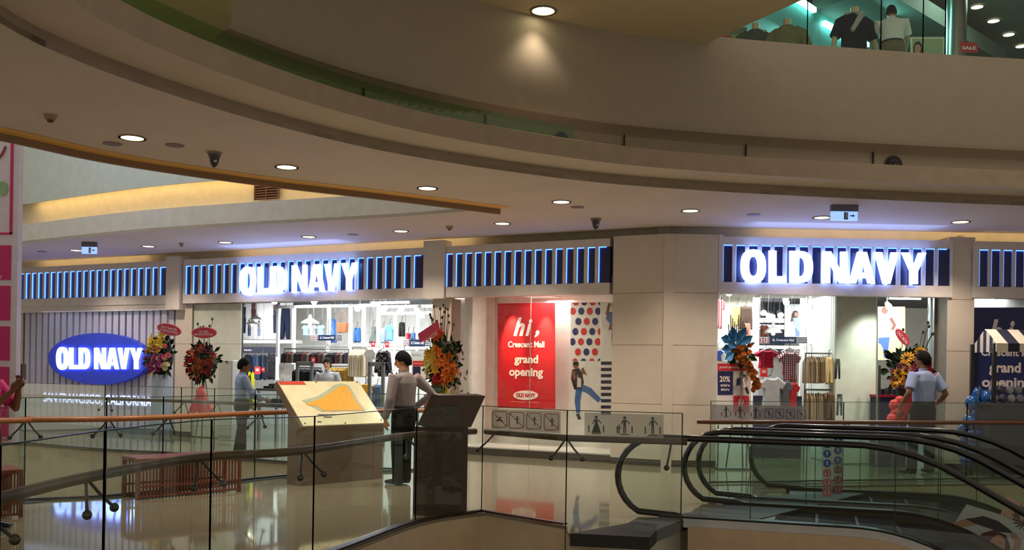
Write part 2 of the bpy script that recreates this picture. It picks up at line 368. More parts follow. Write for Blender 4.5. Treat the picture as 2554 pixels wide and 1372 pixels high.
# ring beam around the big void
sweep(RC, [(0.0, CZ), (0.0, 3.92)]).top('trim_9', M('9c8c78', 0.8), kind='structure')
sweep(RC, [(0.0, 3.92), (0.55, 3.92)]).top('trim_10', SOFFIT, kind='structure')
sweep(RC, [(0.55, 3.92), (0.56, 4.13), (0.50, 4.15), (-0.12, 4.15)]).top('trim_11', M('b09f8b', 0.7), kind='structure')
iw = [i for i, p in enumerate(RC) if p[1] > 8.6 and p[0] > -3.2][0]
wallc = offset(RC, -0.08)
sweep(wallc[iw:], [(0, 4.1), (0, 4.42), (0.06, 4.47), (0.22, 4.50), (0.26, 4.56), (0.26, 5.70), (0.0, 5.72)]).top('wall_upper', M('aba08e', 0.75, var=0.03), kind='structure', smooth=True)
# slanting end of the upper wall and the deeper wall seen past it
a_ = at(640, 120, RC[iw][1] + 0.1); b_ = at(775, -10, RC[iw][1] + 0.3)
sweep(offset(RC[:iw + 14], -1.3), [(0, 3.9), (0, 8)]).top('wall_deep', M('8c8458', 0.8), kind='structure')
sweep(RC[6:iw + 30], [(0.50, 4.15), (0.50, 4.30)]).top('glass_upstand', glass((0.45, 0.72, 0.42), 0.04, 0.4), label='low green tinted glass upstand on top of the curved ring beam', cat='glass')
# joints in the upper wall and recess
for k, px in enumerate((887, 1213, 1535, 1862, 2193)):
    best = min(range(iw, len(wallc)), key=lambda i: abs(CX + wallc[i][0] / wallc[i][1] * F - px)); q = wallc[best]
    MB().box(q[0] - 0.006, q[0] + 0.006, q[1] - 0.035, q[1] + 0.02, 4.15, 4.44).top('trim_%d' % (20 + k), M('3a352c', 0.8), kind='structure')
# bridge above: broad soffit with one bright downlight
e = [xy(lev(1780, 100, 5.6)), xy(lev(2000, 0, 5.6))]; dx, dy = e[1][0] - e[0][0], e[1][1] - e[0][1]
g = [xy(lev(640, 120, 5.6)), xy(lev(770, 0, 5.6))]; gx, gy = g[1][0] - g[0][0], g[1][1] - g[0][1]
backc = [p for p in offset(RC, 0.12)[iw:] if p[0] < e[0][0]]
sof = backc + [e[0], (e[0][0] + dx * 6, e[0][1] + dy * 6), (0.5, 2.5), (-2.0, 6.0)]
topmesh(fill2d(sof, [], 5.6, 6.0), 'trim_12', M('e0d2ac', 0.75, var=0.03, scale=0.8), kind='structure')
# upper shop floor, ceiling and teal wall
topmesh(fill2d([(1.5, 13.1), (13, 13.9), (20, 24), (20, 30), (-4, 30), (-4, 16)], [], 5.2, 5.3), 'trim_13', M('8a8a80', 0.3), kind='structure')
topmesh(fill2d([(-1, 13.2), (14, 13.2), (20, 30), (-6, 30)], [], 8.7, 8.8), 'trim_14', M('6f7a70', 0.7), kind='structure')
MB().box(-6, 20, 29, 29.2, 5.3, 8.7).top('wall_back', M('5f6b66', 0.7), kind='structure')

# ================================================================== SHOP FRONT
LEDB = M('6aa0ff', 0.4, em='3f6dff', es=3.2); LEDC = M('a8d8ff', 0.4, em='8fc4ff', es=2.2)
ZB, ZT = 2.93, 3.52
FASC = M('cfc8c4', 0.5, bump=0.02)
def slot_band(name, fr, pxa, pxb, n, ztop=3.65, zbot=2.75, ext=(0, 0), led_side=True, fill=0.66):
    u0 = fr.u(pxa); u1 = fr.u(pxb); p = (u1 - u0) / n; sw = p * fill
    t = T(name, fr=fr, at3=(u0, 0, zbot), kind='structure')
    ua, ub = u0 - ext[0], u1 + ext[1]
    MB().box(ua, ub, -0.10, 0.10, ZT, ztop).part('top_rail', FASC, t)
    MB().box(ua, ub, -0.10, 0.10, zbot, ZB).part('bottom_rail', FASC, t)
    MB().box(ua, ub, -0.072, 0.0, ZB, ZT).part('back_panel', NAVY, t)
    if ext[0] > 0: MB().box(ua, u0, -0.10, 0.1, ZB, ZT).part('end_panel', FASC, t)
    if ext[1] > 0: MB().box(u1, ub, -0.10, 0.1, ZB, ZT).part('end_panel', FASC, t)
    bar = MB().box(0, p - sw, -0.10, -0.072, ZB, ZT).mesh((0, 0, 0)); bar.materials.append(FASC)
    led = MB().prism([(0, ZB + .01), (.006, ZB + .01), (.006, ZT - .014), (sw, ZT - .014), (sw, ZT - .001), (0, ZT - .001)], -0.098, -0.073).mesh((0, 0, 0)); led.materials.append(LEDB)
    for k in range(n):
        x = u0 + k * p
        o = bpy.data.objects.new('led_strip', led); COL.objects.link(o); o.parent = t.o; o.location = Vector((x, 0, 0)) - t.off
        if k < n - 1:
            o = bpy.data.objects.new('slat', bar); COL.objects.link(o); o.parent = t.o; o.location = Vector((x + sw, 0, 0)) - t.off
    return t
slot_band('trim_30', FL, 57, 424, 22, ext=(0.25, 0.02))
slot_band('trim_31', FL, 470, 1061, 28, ext=(0.08, 0.02))
slot_band('trim_32', FL, 1118, 1523, 16, ext=(0.06, 0.0))
slot_band('trim_33', FR, 1797, 2360, 18, ext=(0.0, 0.04), fill=0.72)
slot_band('trim_34', FR, 2432, 2700, 9, ext=(0.1, 0.3), fill=0.72)
# piers between the bays, faced with stone panels
PIER = M('cabfb2', 0.42, bump=0.02, var=0.03); BACKD = M('3a3632', 0.8)
def pier(name, fr, pa, pb, ztop=3.68, proud=0.0, zs=(0.0, 0.10, 0.98, 1.92, 2.75, 3.68), cols=None, y1=0.35):
    t = T(name, fr=fr, at3=(fr.u(pa), 0, 0), kind='structure')
    us = [fr.u(pa)] + [fr.u(c) for c in (cols or [])] + [fr.u(pb)]
    MB().box(us[0] + .004, us[-1] - .004, -proud + 0.012, y1, 0, ztop - .004).part('core', M('8a8074', .6), t)
    for i in range(len(us) - 1):
        for j in range(len(zs) - 1):
            base = j == 0
            MB().box(us[i] + (0.003 if i else 0), us[i + 1] - (0.003 if i < len(us) - 2 else 0), -proud - (0.0 if not base else -0.006), -proud + 0.02, zs[j] + 0.003, zs[j + 1] - 0.004).part('base_panel' if base else 'panel', M('4b453f', 0.4) if base else PIER, t)
    return t
pier('wall_far_left', FL, -80, 56, proud=0.0)
pier('wall_left_pier', FL, 437, 478, zs=(0, .1, 1.92, 2.73), ztop=2.74)
MB().box(FL.u(427), FL.u(461), -0.17, 0.1, 2.62, 3.72).top('trim_40', FASC, FL, kind='structure')
MB().box(FL.u(1064), FL.u(1116), -0.15, 0.1, 2.73, 3.76).top('trim_41', FASC, FL, kind='structure')
pier('wall_mid_pier', FL, 1078, 1124, zs=(0, .1, .98, 1.92, 2.75), ztop=2.74)
pier('wall_corner_left', FL, 1532, 1662, proud=0.1)
pier('wall_corner_right', FR, 1664, 1786, proud=0.1)
MB().box(FR.u(1784), FR.u(1797), -0.1, 0.1, 2.76, 3.68).top('trim_42', FASC, FR, kind='structure')
pier('wall_right_pier', FR, 2358, 2424, proud=0.06, zs=(0, .1, 1.9, 2.72, 3.72), ztop=3.72)
MB().box(2.37, 2.53, 15.155, 15.4, 0.0, 3.67).top('trim_45', PIER, W0, kind='structure')
# pale wall panel left of the open front (two panels with a joint)
t = T('wall_pale', fr=FL, at3=(FL.u(478), 0.05, 0), kind='structure')
MB().box(FL.u(476), FL.u(596), 0.07, 0.12, 0, 2.75).part('core', BACKD, t)
for z0, z1 in ((0.02, 0.98), (0.985, 1.92), (1.925, 2.74)): MB().box(FL.u(477), FL.u(596), 0.05, 0.07, z0, z1).part('panel', M('c4cabd', 0.45), t)
# back wall above the front, lit from the slot
mb = MB(); RW = M('c4b8a4', 0.8)
mb.box(-18, 0.1, 0.42, 0.5, 3.12, 4.3).top('wall_above_left', RW, FL, kind='structure')
MB().box(-0.1, 12, 0.42, 0.5, 3.12, 4.3).top('wall_above_right', RW, FR, kind='structure')
MB().box(-18, 0.2, 0.0, 2, 4.3, 4.35).top('trim_43', RW, FL, kind='structure'); MB().box(-0.2, 12, 0.0, 2, 4.3, 4.35).top('trim_44', RW, FR, kind='structure')
COVE = M('ffe0b0', 0.5, em='ffdca0', es=6.0)
MB().box(FL.u(60), FL.u(330), 0.16, 0.2, 3.92, 3.95).top('cove_light', COVE, FL, label='warm strip light hidden in the ceiling slot above the oval sign bay', cat='light')
MB().box(FL.u(560), FL.u(1150), 0.16, 0.2, 3.92, 3.95).top('cove_light', COVE, FL, label='warm strip light hidden in the ceiling slot above the left letter sign', cat='light')
MB().box(FR.u(1900), FR.u(2700), 0.16, 0.2, 3.92, 3.95).top('cove_light', COVE, FR, label='warm strip light hidden in the ceiling slot above the right letter sign', cat='light')

# finned bay with the oval sign
t = T('wall_finned', fr=FL, at3=(FL.u(62), 0, 0), kind='structure')
ua, ub = FL.u(62), FL.u(438); NF = 23; p = (ub - ua) / NF
MB().box(ua, ub, 0.10, 0.14, 0, 2.66).part('back_panel', M('1b2250', 0.5), t)
fin = MB().box(0, p * 0.72, 0.0, 0.10, 0.12, 2.62).mesh((0, 0, 0)); fin.materials.append(M('b9b6c4', 0.45))
for k in range(NF):
    o = bpy.data.objects.new('fin', fin); COL.objects.link(o); o.parent = t.o; o.location = Vector((ua + k * p, 0, 0)) - t.off
MB().box(ua, ub, -0.04, 0.12, 0, 0.12).part('base_panel', M('5a6070', 0.4), t)
MB().box(FL.u(45), ub + 0.0, -0.08, 0.12, 2.62, 2.76).part('head_rail', FASC, t)
# oval sign
t = T('oval_sign', 'dark blue oval sign with glowing white heavy letters on the finned wall', 'sign', FL, (FL.u(244), -0.10, 1.0))
cu, cz = FL.uz(246, 895, -0.1); ru = FL.u(376, -0.1) - cu; rz = (FL.uz(246, 831, -0.1)[1] - FL.uz(246, 959, -0.1)[1]) / 2
pts = [(cu + ru * math.cos(a), cz + rz * math.sin(a)) for a in [2 * PI * k / 48 for k in range(48)]]
MB().prism(pts, -0.16, -0.02).part('oval_panel', M('2438a8', 0.35, em='1c34c0', es=0.12), t)
LETW = M('ffffff', 0.4, em='8aa4ff', es=5.0)
big_letters(t, (141, 867, 921, 354, 868, 921), -0.19, 0.03, LETW)
t2 = T('wall_lettering', 'small glowing white lettering in one line under the oval sign', 'sign', FL, (FL.u(244), -0.02, 0.7))
text(t2, 'SAN FRANCISCO, CALIFORNIA', (FL.u(110, -.03), FL.uz(244, 1012, -.03)[1], FL.u(380, -.03), FL.uz(244, 984, -.03)[1]), -0.03, M('ffffff', 0.4, em='c4d0ff', es=1.2), bold=0.012)
# two large letter signs
t = T('letter_sign', 'row of glowing white heavy letters over the left shop opening', 'sign', FL, (FL.u(745), -0.2, 2.9))
big_letters(t, (598, 668, 735, 891, 655, 724), -0.15, 0.03, LETW)
t = T('letter_sign', 'large glowing white heavy letters over the right shop entrance', 'sign', FR, (FR.u(2075), -0.2, 2.9))
big_letters(t, (1847, 624, 704, 2310, 631, 709), -0.15, 0.03, LETW)

q = FL.world(FL.u(250), -.28, 2.6); area('added_fin_fill', q, .12, 16, (.6, .7, 1), (math.radians(12), 0, FL.a)).data.size = 3.6  # unseen blue-white lamp added to brighten the fins
for fr_, a_, b_ in ((FL, 600, 890), (FR, 1850, 2310)):
    q = fr_.world((fr_.u(a_) + fr_.u(b_)) / 2, -.26, 3.60); area('added_sign_spill', q, .06, 13, (.28, .42, 1), (math.radians(155), 0, fr_.a)).data.size = abs(fr_.u(b_) - fr_.u(a_))  # blue lamps added to throw the sign glow onto the ceiling
# interiors ---------------------------------------------------------
def room(fr, ua, ub, depth, tag_, wallm, zc=3.0, ceilm=None, ye=.45):
    MB().box(ua, ub, depth, depth + .1, 0, zc + .4).top('wall_back_' + tag_, wallm, fr, kind='structure')
    MB().box(ua - .1, ua, 0.45, depth, 0, zc + .4).top('wall_side_' + tag_, wallm, fr, kind='structure')
    MB().box(ub, ub + .1, ye, depth, 0, zc + .4).top('wall_end_' + tag_, wallm, fr, kind='structure')
    MB().box(ua, ub, 0.12, depth, zc, zc + .1).top('ceiling_' + tag_, ceilm or M('5b5f63', 0.7), fr, kind='structure')
YL = 3.4
room(FL, FL.u(588, YL + 1.2), FL.u(1122, 0) + 0.1, YL + 1.2, 'left_shop', SHOPW)
room(FL, FL.u(1124) + 0.12, FL.u(1534), 1.1, 'window', SHOPW, zc=2.85, ceilm=SHOPW)
room(FR, FR.u(1786) - .1, 8.6, 6.0, 'right_shop', M('d8d4ca', 0.6), ye=1.0)
room(FR, FR.u(2424), FR.u(2800), 0.9, 'far_shop', M('cfcdbf', 0.6))
# lamps of the interiors (track lighting in the shop ceilings)
uL0, uL1 = FL.u(596), FL.u(1075)
for k, uu in enumerate((uL0 + 0.6, (uL0 + uL1) / 2, uL1 - 0.3)):
    p_ = FL.world(uu, 1.6, 2.85); area('shop_ceiling_lamp', p_, 1.3, 46, (0.95, 0.98, 1.0), (0, 0, FL.a))
p_ = FL.world(FL.u(1330), 0.5, 2.75); area('window_lamp', p_, 0.5, 20, (1, 0.93, 0.8), (0, 0, FL.a), 2.0)
for px in (1275, 1358):
    q = FL.world(FL.u(px, 0.5), 0.32, 2.72); spot('window_spot', q, 120, (1, 0.75, 0.4), 40, 0.9, (math.radians(20), 0, FL.a), 0.02)
for k, px in enumerate((1880, 2080, 2280)):
    p_ = FR.world(FR.u(px), 1.8, 2.85); area('shop_ceiling_lamp', p_, 1.4, 34, (0.95, 0.98, 1.0), (0, 0, FR.a))
p_ = FL.world(FL.u(800, 2.8), 2.9, 2.92); area('added_wall_fill', p_, .3, 95, (.97, .98, 1), (math.radians(50), 0, FL.a)).data.size = 5.0  # unseen lamp added to brighten the left shop's back wall
p_ = FR.world(FR.u(2262, 2.4), 2.4, 2.92); area('added_wall_fill', p_, .6, 40, (.9, .96, 1), (math.radians(40), 0, FR.a), 1.0)  # another added lamp, brightening the right shop's far end
p_ = FR.world(FR.u(2520), 1.0, 2.85); area('shop_ceiling_lamp', p_, 0.8, 14, (0.9, 0.95, 1.0), (0, 0, FR.a))
# blue-white spill of the signs is carried by the letters and the added spill lamps; the mall's own downlights:
DW = (1.0, 0.82, 0.65)
DL = M('fff4c8', 0.4, em='fff0c0', es=4.0); DRIM = M('8a8272', 0.4, 0.3)
rows = [('curved row along the ring beam', [(330, 343), (715, 416), (1066, 469), (1400, 503), (1722, 525), (2050, 542), (2396, 553)]),
        ('row over the left walkway', [(190, 624), (370, 614), (562, 604), (770, 590), (1000, 576), (1253, 557)])]
ordn = ['leftmost', 'second', 'third', 'fourth', 'fifth', 'sixth', 'seventh']
proto = None
for rn, pts in rows:
    for k, (px, py) in enumerate(pts):
        q = lev(px, py, CZ); lb = 'round recessed ceiling downlight, %s from the left in the %s' % (ordn[k], rn)
        if k == 0 and rn.startswith('curved'): lb = 'round recessed ceiling downlight, leftmost in the curved row along the ring beam'
        if proto is None:
            t = T('downlight', lb, 'ceiling light', W0, q, 'ceiling downlights')
            MB().lathe([(0.135, -0.012), (0.14, 0.0), (0.115, 0.0), (0.112, -0.010)], q, 24, cap=False).part('rim', DRIM, t, True)
            MB().lathe([(0.11, -0.006), (0.06, -0.004), (0.01, -0.004)], q, 24).part('lens', DL, t, True)
            proto = t.o
        else: dup(proto, q, 0, lb)
        spot('downlight_beam', q - Vector((0, 0, 0.05)), 125 if rn.startswith('curved') else 95, DW, 120, 0.8)
q = lev(1355, 26, 5.6)
o = dup(proto, q, 0, 'bright round recessed downlight in the high bridge soffit at top centre', None); o.scale = (1.15, 1.15, 1.15)
o.children[1].data = o.children[1].data.copy() if o.children[1].name.startswith('lens') else o.children[1].data
spot('bridge_beam', q - Vector((0, 0, .06)), 28, (1, .8, .6), 100, 1.0)
# general light of the atrium: two broad unseen fill lamps, added high over the void and above the left opening
area('atrium_fill', (3.0, 4.0, 9.5), 6.0, 90, (1.0, 0.82, 0.64), (0, 0, 0), 5.0)
area('left_well_fill', (-8, 14, 9.0), 5.0, 190, (0.85, 0.95, 1.0), (0, 0, 0), 4.0)
# ================================================================== RAILINGS
def seg(cur, i0, i1): return cur[i0:i1 + 1]
def nearest(cur, p): return min(range(len(cur)), key=lambda i: (cur[i][0] - p[0]) ** 2 + (cur[i][1] - p[1]) ** 2)
def pane(t, cur, z0, z1, tint=None, name='glass_panel'):
    g = sweep(cur, [(0, z0), (0, z1)]).part(name, tint or GLASS, t)
    e_ = MB()
    for q in (cur[0], cur[-1]): e_.box(q[0] - .005, q[0] + .005, q[1] - .007, q[1] + .007, z0, z1)
    vv = sweep(cur, [(-.006, z1 - .001), (-.006, z1 + .006), (.006, z1 + .006), (.006, z1 - .001)]); e_.add(vv.v, vv.f)
    ob = e_.mesh(t.off); o = bpy.data.objects.new('glass_edge', ob); COL.objects.link(o); o.parent = g; ob.materials.append(GEDGE)
    return g
def bracket(t, hp, gp, d, z, two=True, L=0.15, drop=0.19):
    """hp handrail point, gp glass point, d direction along"""
    mb = MB(); ks = []; h = Vector((hp[0], hp[1], z))
    for s_ in ((-1, 1) if two else (1,)):
        e_ = Vector((gp[0] + d[0] * L * s_, gp[1] + d[1] * L * s_, z - drop)); mb.tube([h, (h + e_) / 2 + Vector((0, 0, -.01)), e_], 0.010, 6)
        ks.append(MB().ball(e_, 0.028, n=10, m=6))
    b_ = mb.part('bracket', DARKST, t, True); 
    for kb in ks: k_ = bpy.data.objects.new('knob', kb.mesh(t.off, True)); COL.objects.link(k_); k_.parent = b_; k_.data.materials.append(DARKST)
def railing(name, label, cur, seams, side, hz=0.84, r=0.033, mat_=None, z0=0.0, top=GT, group=None, hr=None, lowz=None, br=True):
    t = T(name, label, 'railing', W0, (cur[0][0], cur[0][1], 0), group)
    idx = [nearest(cur, s_) for s_ in seams]
    for a, b in zip(idx[:-1], idx[1:]): pane(t, seg(cur, a, b), z0 if lowz is None else lowz, top)
    hc = offset(cur, side) if hr is None else hr
    MB().tube([(p[0], p[1], hz) for p in hc], r, 12).part('handrail', mat_ or M('6e5636', 0.3, 0.3), t, True)
    if br:
        for i in idx[1:-1]:
            i = min(max(i, 1), len(cur) - 2); d = (Vector(cur[i + 1]) - Vector(cur[i - 1])).normalized(); bracket(t, offset(cur, side)[i], offset(cur, side * .15)[i], d, hz)
    # base shoe
    vv = sweep(cur, [(-.03, 0.012), (-.03, 0.03), (.03, 0.03), (.03, 0.012)])
    if lowz is None: vv.part('base_shoe', M('3c3022', 0.4, 0.4), t)
    return t
s1 = [R1c[0], R1c[12]] + [xy(lev(a, b, GT)) for a, b in r1px]
HW = M('5a4630', 0.4, 0.0)
railing('glass_railing', 'curved clear glass railing with dark metal handrail in the near foreground', R1c, s1, -0.11, mat_=HW)
c2 = [C1, ((C1[0] + P2a[0]) / 2, (C1[1] + P2a[1]) / 2), P2a]
e2 = (P2b[0] + (P2b[0] - P2a[0]) * .06, P2b[1] + (P2b[1] - P2a[1]) * .06 + .1)
t = railing('glass_railing', 'short glass railing with red and black pictogram films beside the escalator', c2, [C1, P2a], -0.11, mat_=HW, hr=[(C1[0] + .03, C1[1] + .1), (P2a[0], P2a[1] + .1), e2])
c3 = [P2a, ((P2a[0] + P2b[0]) / 2, (P2a[1] + P2b[1]) / 2), P2b]
pane(t, c3, -0.40, GT)
for q, w_ in ((c3[0], .02), ):
    bracket(t, (q[0], q[1] + .1), (q[0], q[1] + .01), Vector((1, -.15)), 0.84)
bracket(t, (C1[0] + .14, C1[1] + .07), (C1[0] + .1, C1[1] - .02), Vector((-1, .1)), 0.84, False)
qq = lev(1680, 1100, .84); bracket(t, (P2b[0] - .08, P2b[1] + .11), (P2b[0] - .2, P2b[1] + .01), Vector((1, -.1)), 0.84, False, 0.06, 0.24)
MB().tube([(P2a[0] + .15, P2a[1] - .01, -.22), (P2a[0] + .15, P2a[1] - .06, -.22)], .035, 12).part('bolt', DARKST, t, True)
# pictogram films
def picto_man(polys, cx, cy, s):                         # standing figure, s = height in px
    polys.append(ell(cx, cy - s * .44, s * .09, s * .09, 10)); polys.append(limb((cx, cy - s * .33, s * .09), (cx, cy - s * .02, s * .07)))
    polys.append(limb((cx + s * .1, cy - s * .3, s * .03), (cx + s * .28, cy - s * .1, s * .03))); polys.append(limb((cx - s * .1, cy - s * .3, s * .03), (cx - s * .2, cy - s * .06, s * .03)))
    polys.append(limb((cx - s * .04, cy - s * .02, s * .035), (cx - s * .05, cy + s * .45, s * .03))); polys.append(limb((cx + s * .04, cy - s * .02, s * .035), (cx + s * .05, cy + s * .45, s * .03)))
def rails(polys, cx, cy, s, w_=.42):
    for k in (-1, 1): polys.append(limb((cx + k * s * w_, cy + s * .02, s * .035), (cx + k * s * w_, cy + s * .42, s * .035)))
    polys.append(limb((cx - s * .25, cy + s * .5, s * .025), (cx + s * .25, cy + s * .5, s * .025)))
def ringsign(polys, cx, cy, r, th=1.6):                  # rounded square outline with diagonal
    q = []
    for a0, sx, sy in ((0, 1, 1), (90, -1, 1), (180, -1, -1), (270, 1, -1)):
        for k in range(4): a = math.radians(a0 + k * 30); q.append((cx + sx * r * .7 + r * .3 * math.cos(a), cy + sy * r * .8 + r * .3 * math.sin(a)))
    for i in range(len(q)): a, b = q[i], q[(i + 1) % len(q)]; polys.append(limb((a[0], a[1], th / 2), (b[0], b[1], th / 2)))
    polys.append(limb((cx - r * .9, cy - r * .9, th / 2), (cx + r * .9, cy + r * .9, th / 2)))
def frame_of(p, q): return Frame(p[0], p[1], math.degrees(math.atan2(q[1] - p[1], q[0] - p[0])))
def film_sheet(t0, fr, quad, y=0.006, op=0.45, col='cfc4b8'):
    tt = Sub(t0, t0.o); tt.fr = fr; tt.off = Vector((0, 0, 0))
    hold = bpy.data.objects.new('pictogram_film', MB().prism([fr.uz(a, b, y) for a, b in quad], y, y + .001).mesh()); COL.objects.link(hold)
    hold.parent = t0.o; dv = Vector((fr.o.x, fr.o.y, 0)) - t0.off; hold.location = dv; hold.rotation_euler = (0, 0, fr.a); hold.data.materials.append(film(col, op))
    tt.o = hold; return tt
f2a = frame_of(C1, P2a); f2b = frame_of(P2a, P2b)
tt = film_sheet(t, f2a, [(1226, 1021), (1398, 1026), (1398, 1081), (1226, 1070)])
P = []; PB = []
for k, cx in enumerate((1246, 1288, 1331, 1375)):
    cy = 1046 + k * 2.2; ringsign(P, cx, cy, 18)
    if k == 0: PB += [ell(cx + 2, cy - 4, 2.5, 2.5, 8), limb((cx - 9, cy + 4, 1.2), (cx, cy + 1, 2.2), (cx + 8, cy + 5, 1.2))]
    else: picto_man(PB, cx + 2, cy + 1, 22)
flats(tt, 'prohibition_sign', 0.003, P, M('b0423c', 0.5)); flats(tt, 'figure', 0.0035, PB, M('5a2d28', 0.5))
tt = film_sheet(t, f2b, [(1458, 1029), (1655, 1035), (1655, 1094), (1458, 1086)]); PB = []
for k, cx in enumerate((1487, 1558, 1628)):
    cy = 1060 + k * 1.8; picto_man(PB, cx, cy, 44); rails(PB, cx, cy, 44)
    if k == 1: picto_man(PB, cx - 14, cy + 10, 24)
    if k == 0: PB.append([(cx - 3, cy - 5), (cx + 4, cy - 5), (cx + 12, cy + 20), (cx - 12, cy + 20)])
flats(tt, 'figure', 0.003, PB, M('2a211e', 0.5))
# railings around the left opening
ORW = M('965f36', 0.32, var=0.1, scale=25)
n2c = smooth_curve([(-7.2, 7.9)] + R2near + [tip], 5)
railing('glass_railing', 'glass railing with orange-brown wooden handrail on the near side of the left opening', n2c, [n2c[0]] + [xy(lev(a, b)) for a, b in [(60, 1250), (262, 1240), (450, 1222), (640, 1198), (860, 1183)]] + [n2c[-1]], 0.10, 0.88, 0.032, ORW)
f2c = smooth_curve([(R2far[0][0] + .15, R2far[0][1] + .02)] + R2far[1:], 6)
railing('glass_railing', 'glass railing with dark handrail on the far side of the left opening', f2c, [f2c[0]] + [xy(lev(a, b)) for a, b in [(885, 1167), (750, 1157), (622, 1147), (535, 1140), (450, 1133), (262, 1123)]] + [f2c[-1]], 0.08, 0.88, 0.028, M('5a4a3a', 0.35, 0.3))
ra = xy(at(1773, 1007, 12.95)); rb = xy(at(2700, 1007, 14.4)); r3 = [(ra[0] + (rb[0] - ra[0]) * k / 6, ra[1] + (rb[1] - ra[1]) * k / 6) for k in range(7)]
hr3 = [(ra[0] - .19, ra[1] - .04)] + [(p[0], p[1] - .1) for p in r3]
t = railing('glass_railing', 'glass railing with brown handrail beyond the escalators before the right entrance', r3, [r3[0], r3[2], r3[4], r3[6]], 0.10, 0.835, 0.03, M('62402a', 0.35), hr=hr3)
f3 = frame_of(r3[0], r3[-1])
tt = film_sheet(t, f3, [(1772, 1009), (2012, 1013), (2012, 1050), (1772, 1047)], -0.02, 0.5, 'b9b6bb'); PB = []
for k, cx in enumerate((1811, 1846, 1885)): picto_man(PB, cx, 1027 + k, 26); rails(PB, cx, 1027 + k, 26)
for k, cx in enumerate((1918, 1945, 1972, 1999)): ringsign(PB, cx, 1031 + k, 10, 1.0); picto_man(PB, cx, 1031 + k, 13)
flats(tt, 'figure', -0.024, PB, M('4a4448', 0.5))

# ================================================================== ESCALATORS
FE = Frame(0, 0, math.degrees(math.atan2(-0.30, 0.955)))
def est(pxl, pyl, hor, pxe, dz=.68):
    D = dz * F / (pyl - hor); P_ = at(pxl, pyl, D); u, y, _ = FE.loc(P_); return (FE.u(pxe, y, 1180), y)
E = [est(1720, 1094, 928, 1541), est(1760, 1077, 929, 1706), est(1850, 1072, 930, 1741), est(1950, 1062, 931.5, 1872)]
HR = 0.82
def zprof(x, xb):                                        # deck level along the run
    R_ = 1.9; a = math.radians(30); x1 = xb + R_ * math.sin(a)
    if x <= xb: return 0.0
    if x <= x1: return -(R_ - math.sqrt(R_ * R_ - (x - xb) ** 2))
    return -(R_ - R_ * math.cos(a)) - (x - x1) * math.tan(a)
def balustrade(t, s_, xb):
    x0, y = s_; pts = []
    for k in range(13):
        a = math.radians(-118 - k * (152 / 12)); pts.append((x0 + .42 + .42 * math.cos(a), .41 + .41 * math.sin(a)))
    xs = [x0 + .42 + k * .3 for k in range(1, 4)]
    while xs[-1] < x0 + 8.2: xs.append(xs[-1] + .22)
    pts = [p for p in pts] + [(x, HR + zprof(x, xb)) for x in xs]
    pts.insert(0, (x0 + .60, .03)); pts.insert(0, (x0 + .78, -.02))
    MB().tube([(p[0], y, p[1]) for p in pts], .034, 10, sx=1.25).part('handrail', RUBBER, t, True)
    ins = [(p[0] + .02, p[1]) for p in pts[1:15]] + [(x, HR + zprof(x, xb) - .03) for x in xs]
    low = [(x, .03 + zprof(x, xb)) for x in xs[::-1] if x > x0 + .55]
    MB().prism(ins + low, y, y + .0005).v
    vv = ins + low; MB().add([(p[0], y, p[1]) for p in vv], [tuple(range(len(vv)))]).part('glass_panel', glass((0.80, 0.90, 0.86), 0.05, 0.45), t)
    # panel joints and deck
    jn = MB()
    for k in (1.35, 2.7, 4.05): x = x0 + k; jn.box(x - .004, x + .004, y - .003, y + .003, zprof(x, xb) + .03, zprof(x, xb) + HR - .03)
    jn.part('glass_joint', GEDGE, t)
    return xs
def ribbon(t, name, xs, xb, y0, y1, z0, z1, mt):
    mb = MB(); n = len(xs); vv = []
    for x in xs:
        z = zprof(x, xb); vv += [(x, y0, z + z0), (x, y1, z + z0), (x, y1, z + z1), (x, y0, z + z1)]
    ff = [(0, 1, 2, 3), tuple(4 * n - 1 - k for k in range(4))]
    for i in range(n - 1):
        for k in range(4): ff.append((4 * i + k, 4 * i + 4 + k, 4 * i + 4 + (k + 1) % 4, 4 * i + (k + 1) % 4))
    return mb.add(vv, ff).part(name, mt, t)
CLAD = M('c2a98c', 0.65); STEP = M('101112', 0.7, 0.0, spec=.05); STAIN = M('a9a9a6', 0.22, 0.9); DECK = M('2b2a28', 0.3, 0.7)
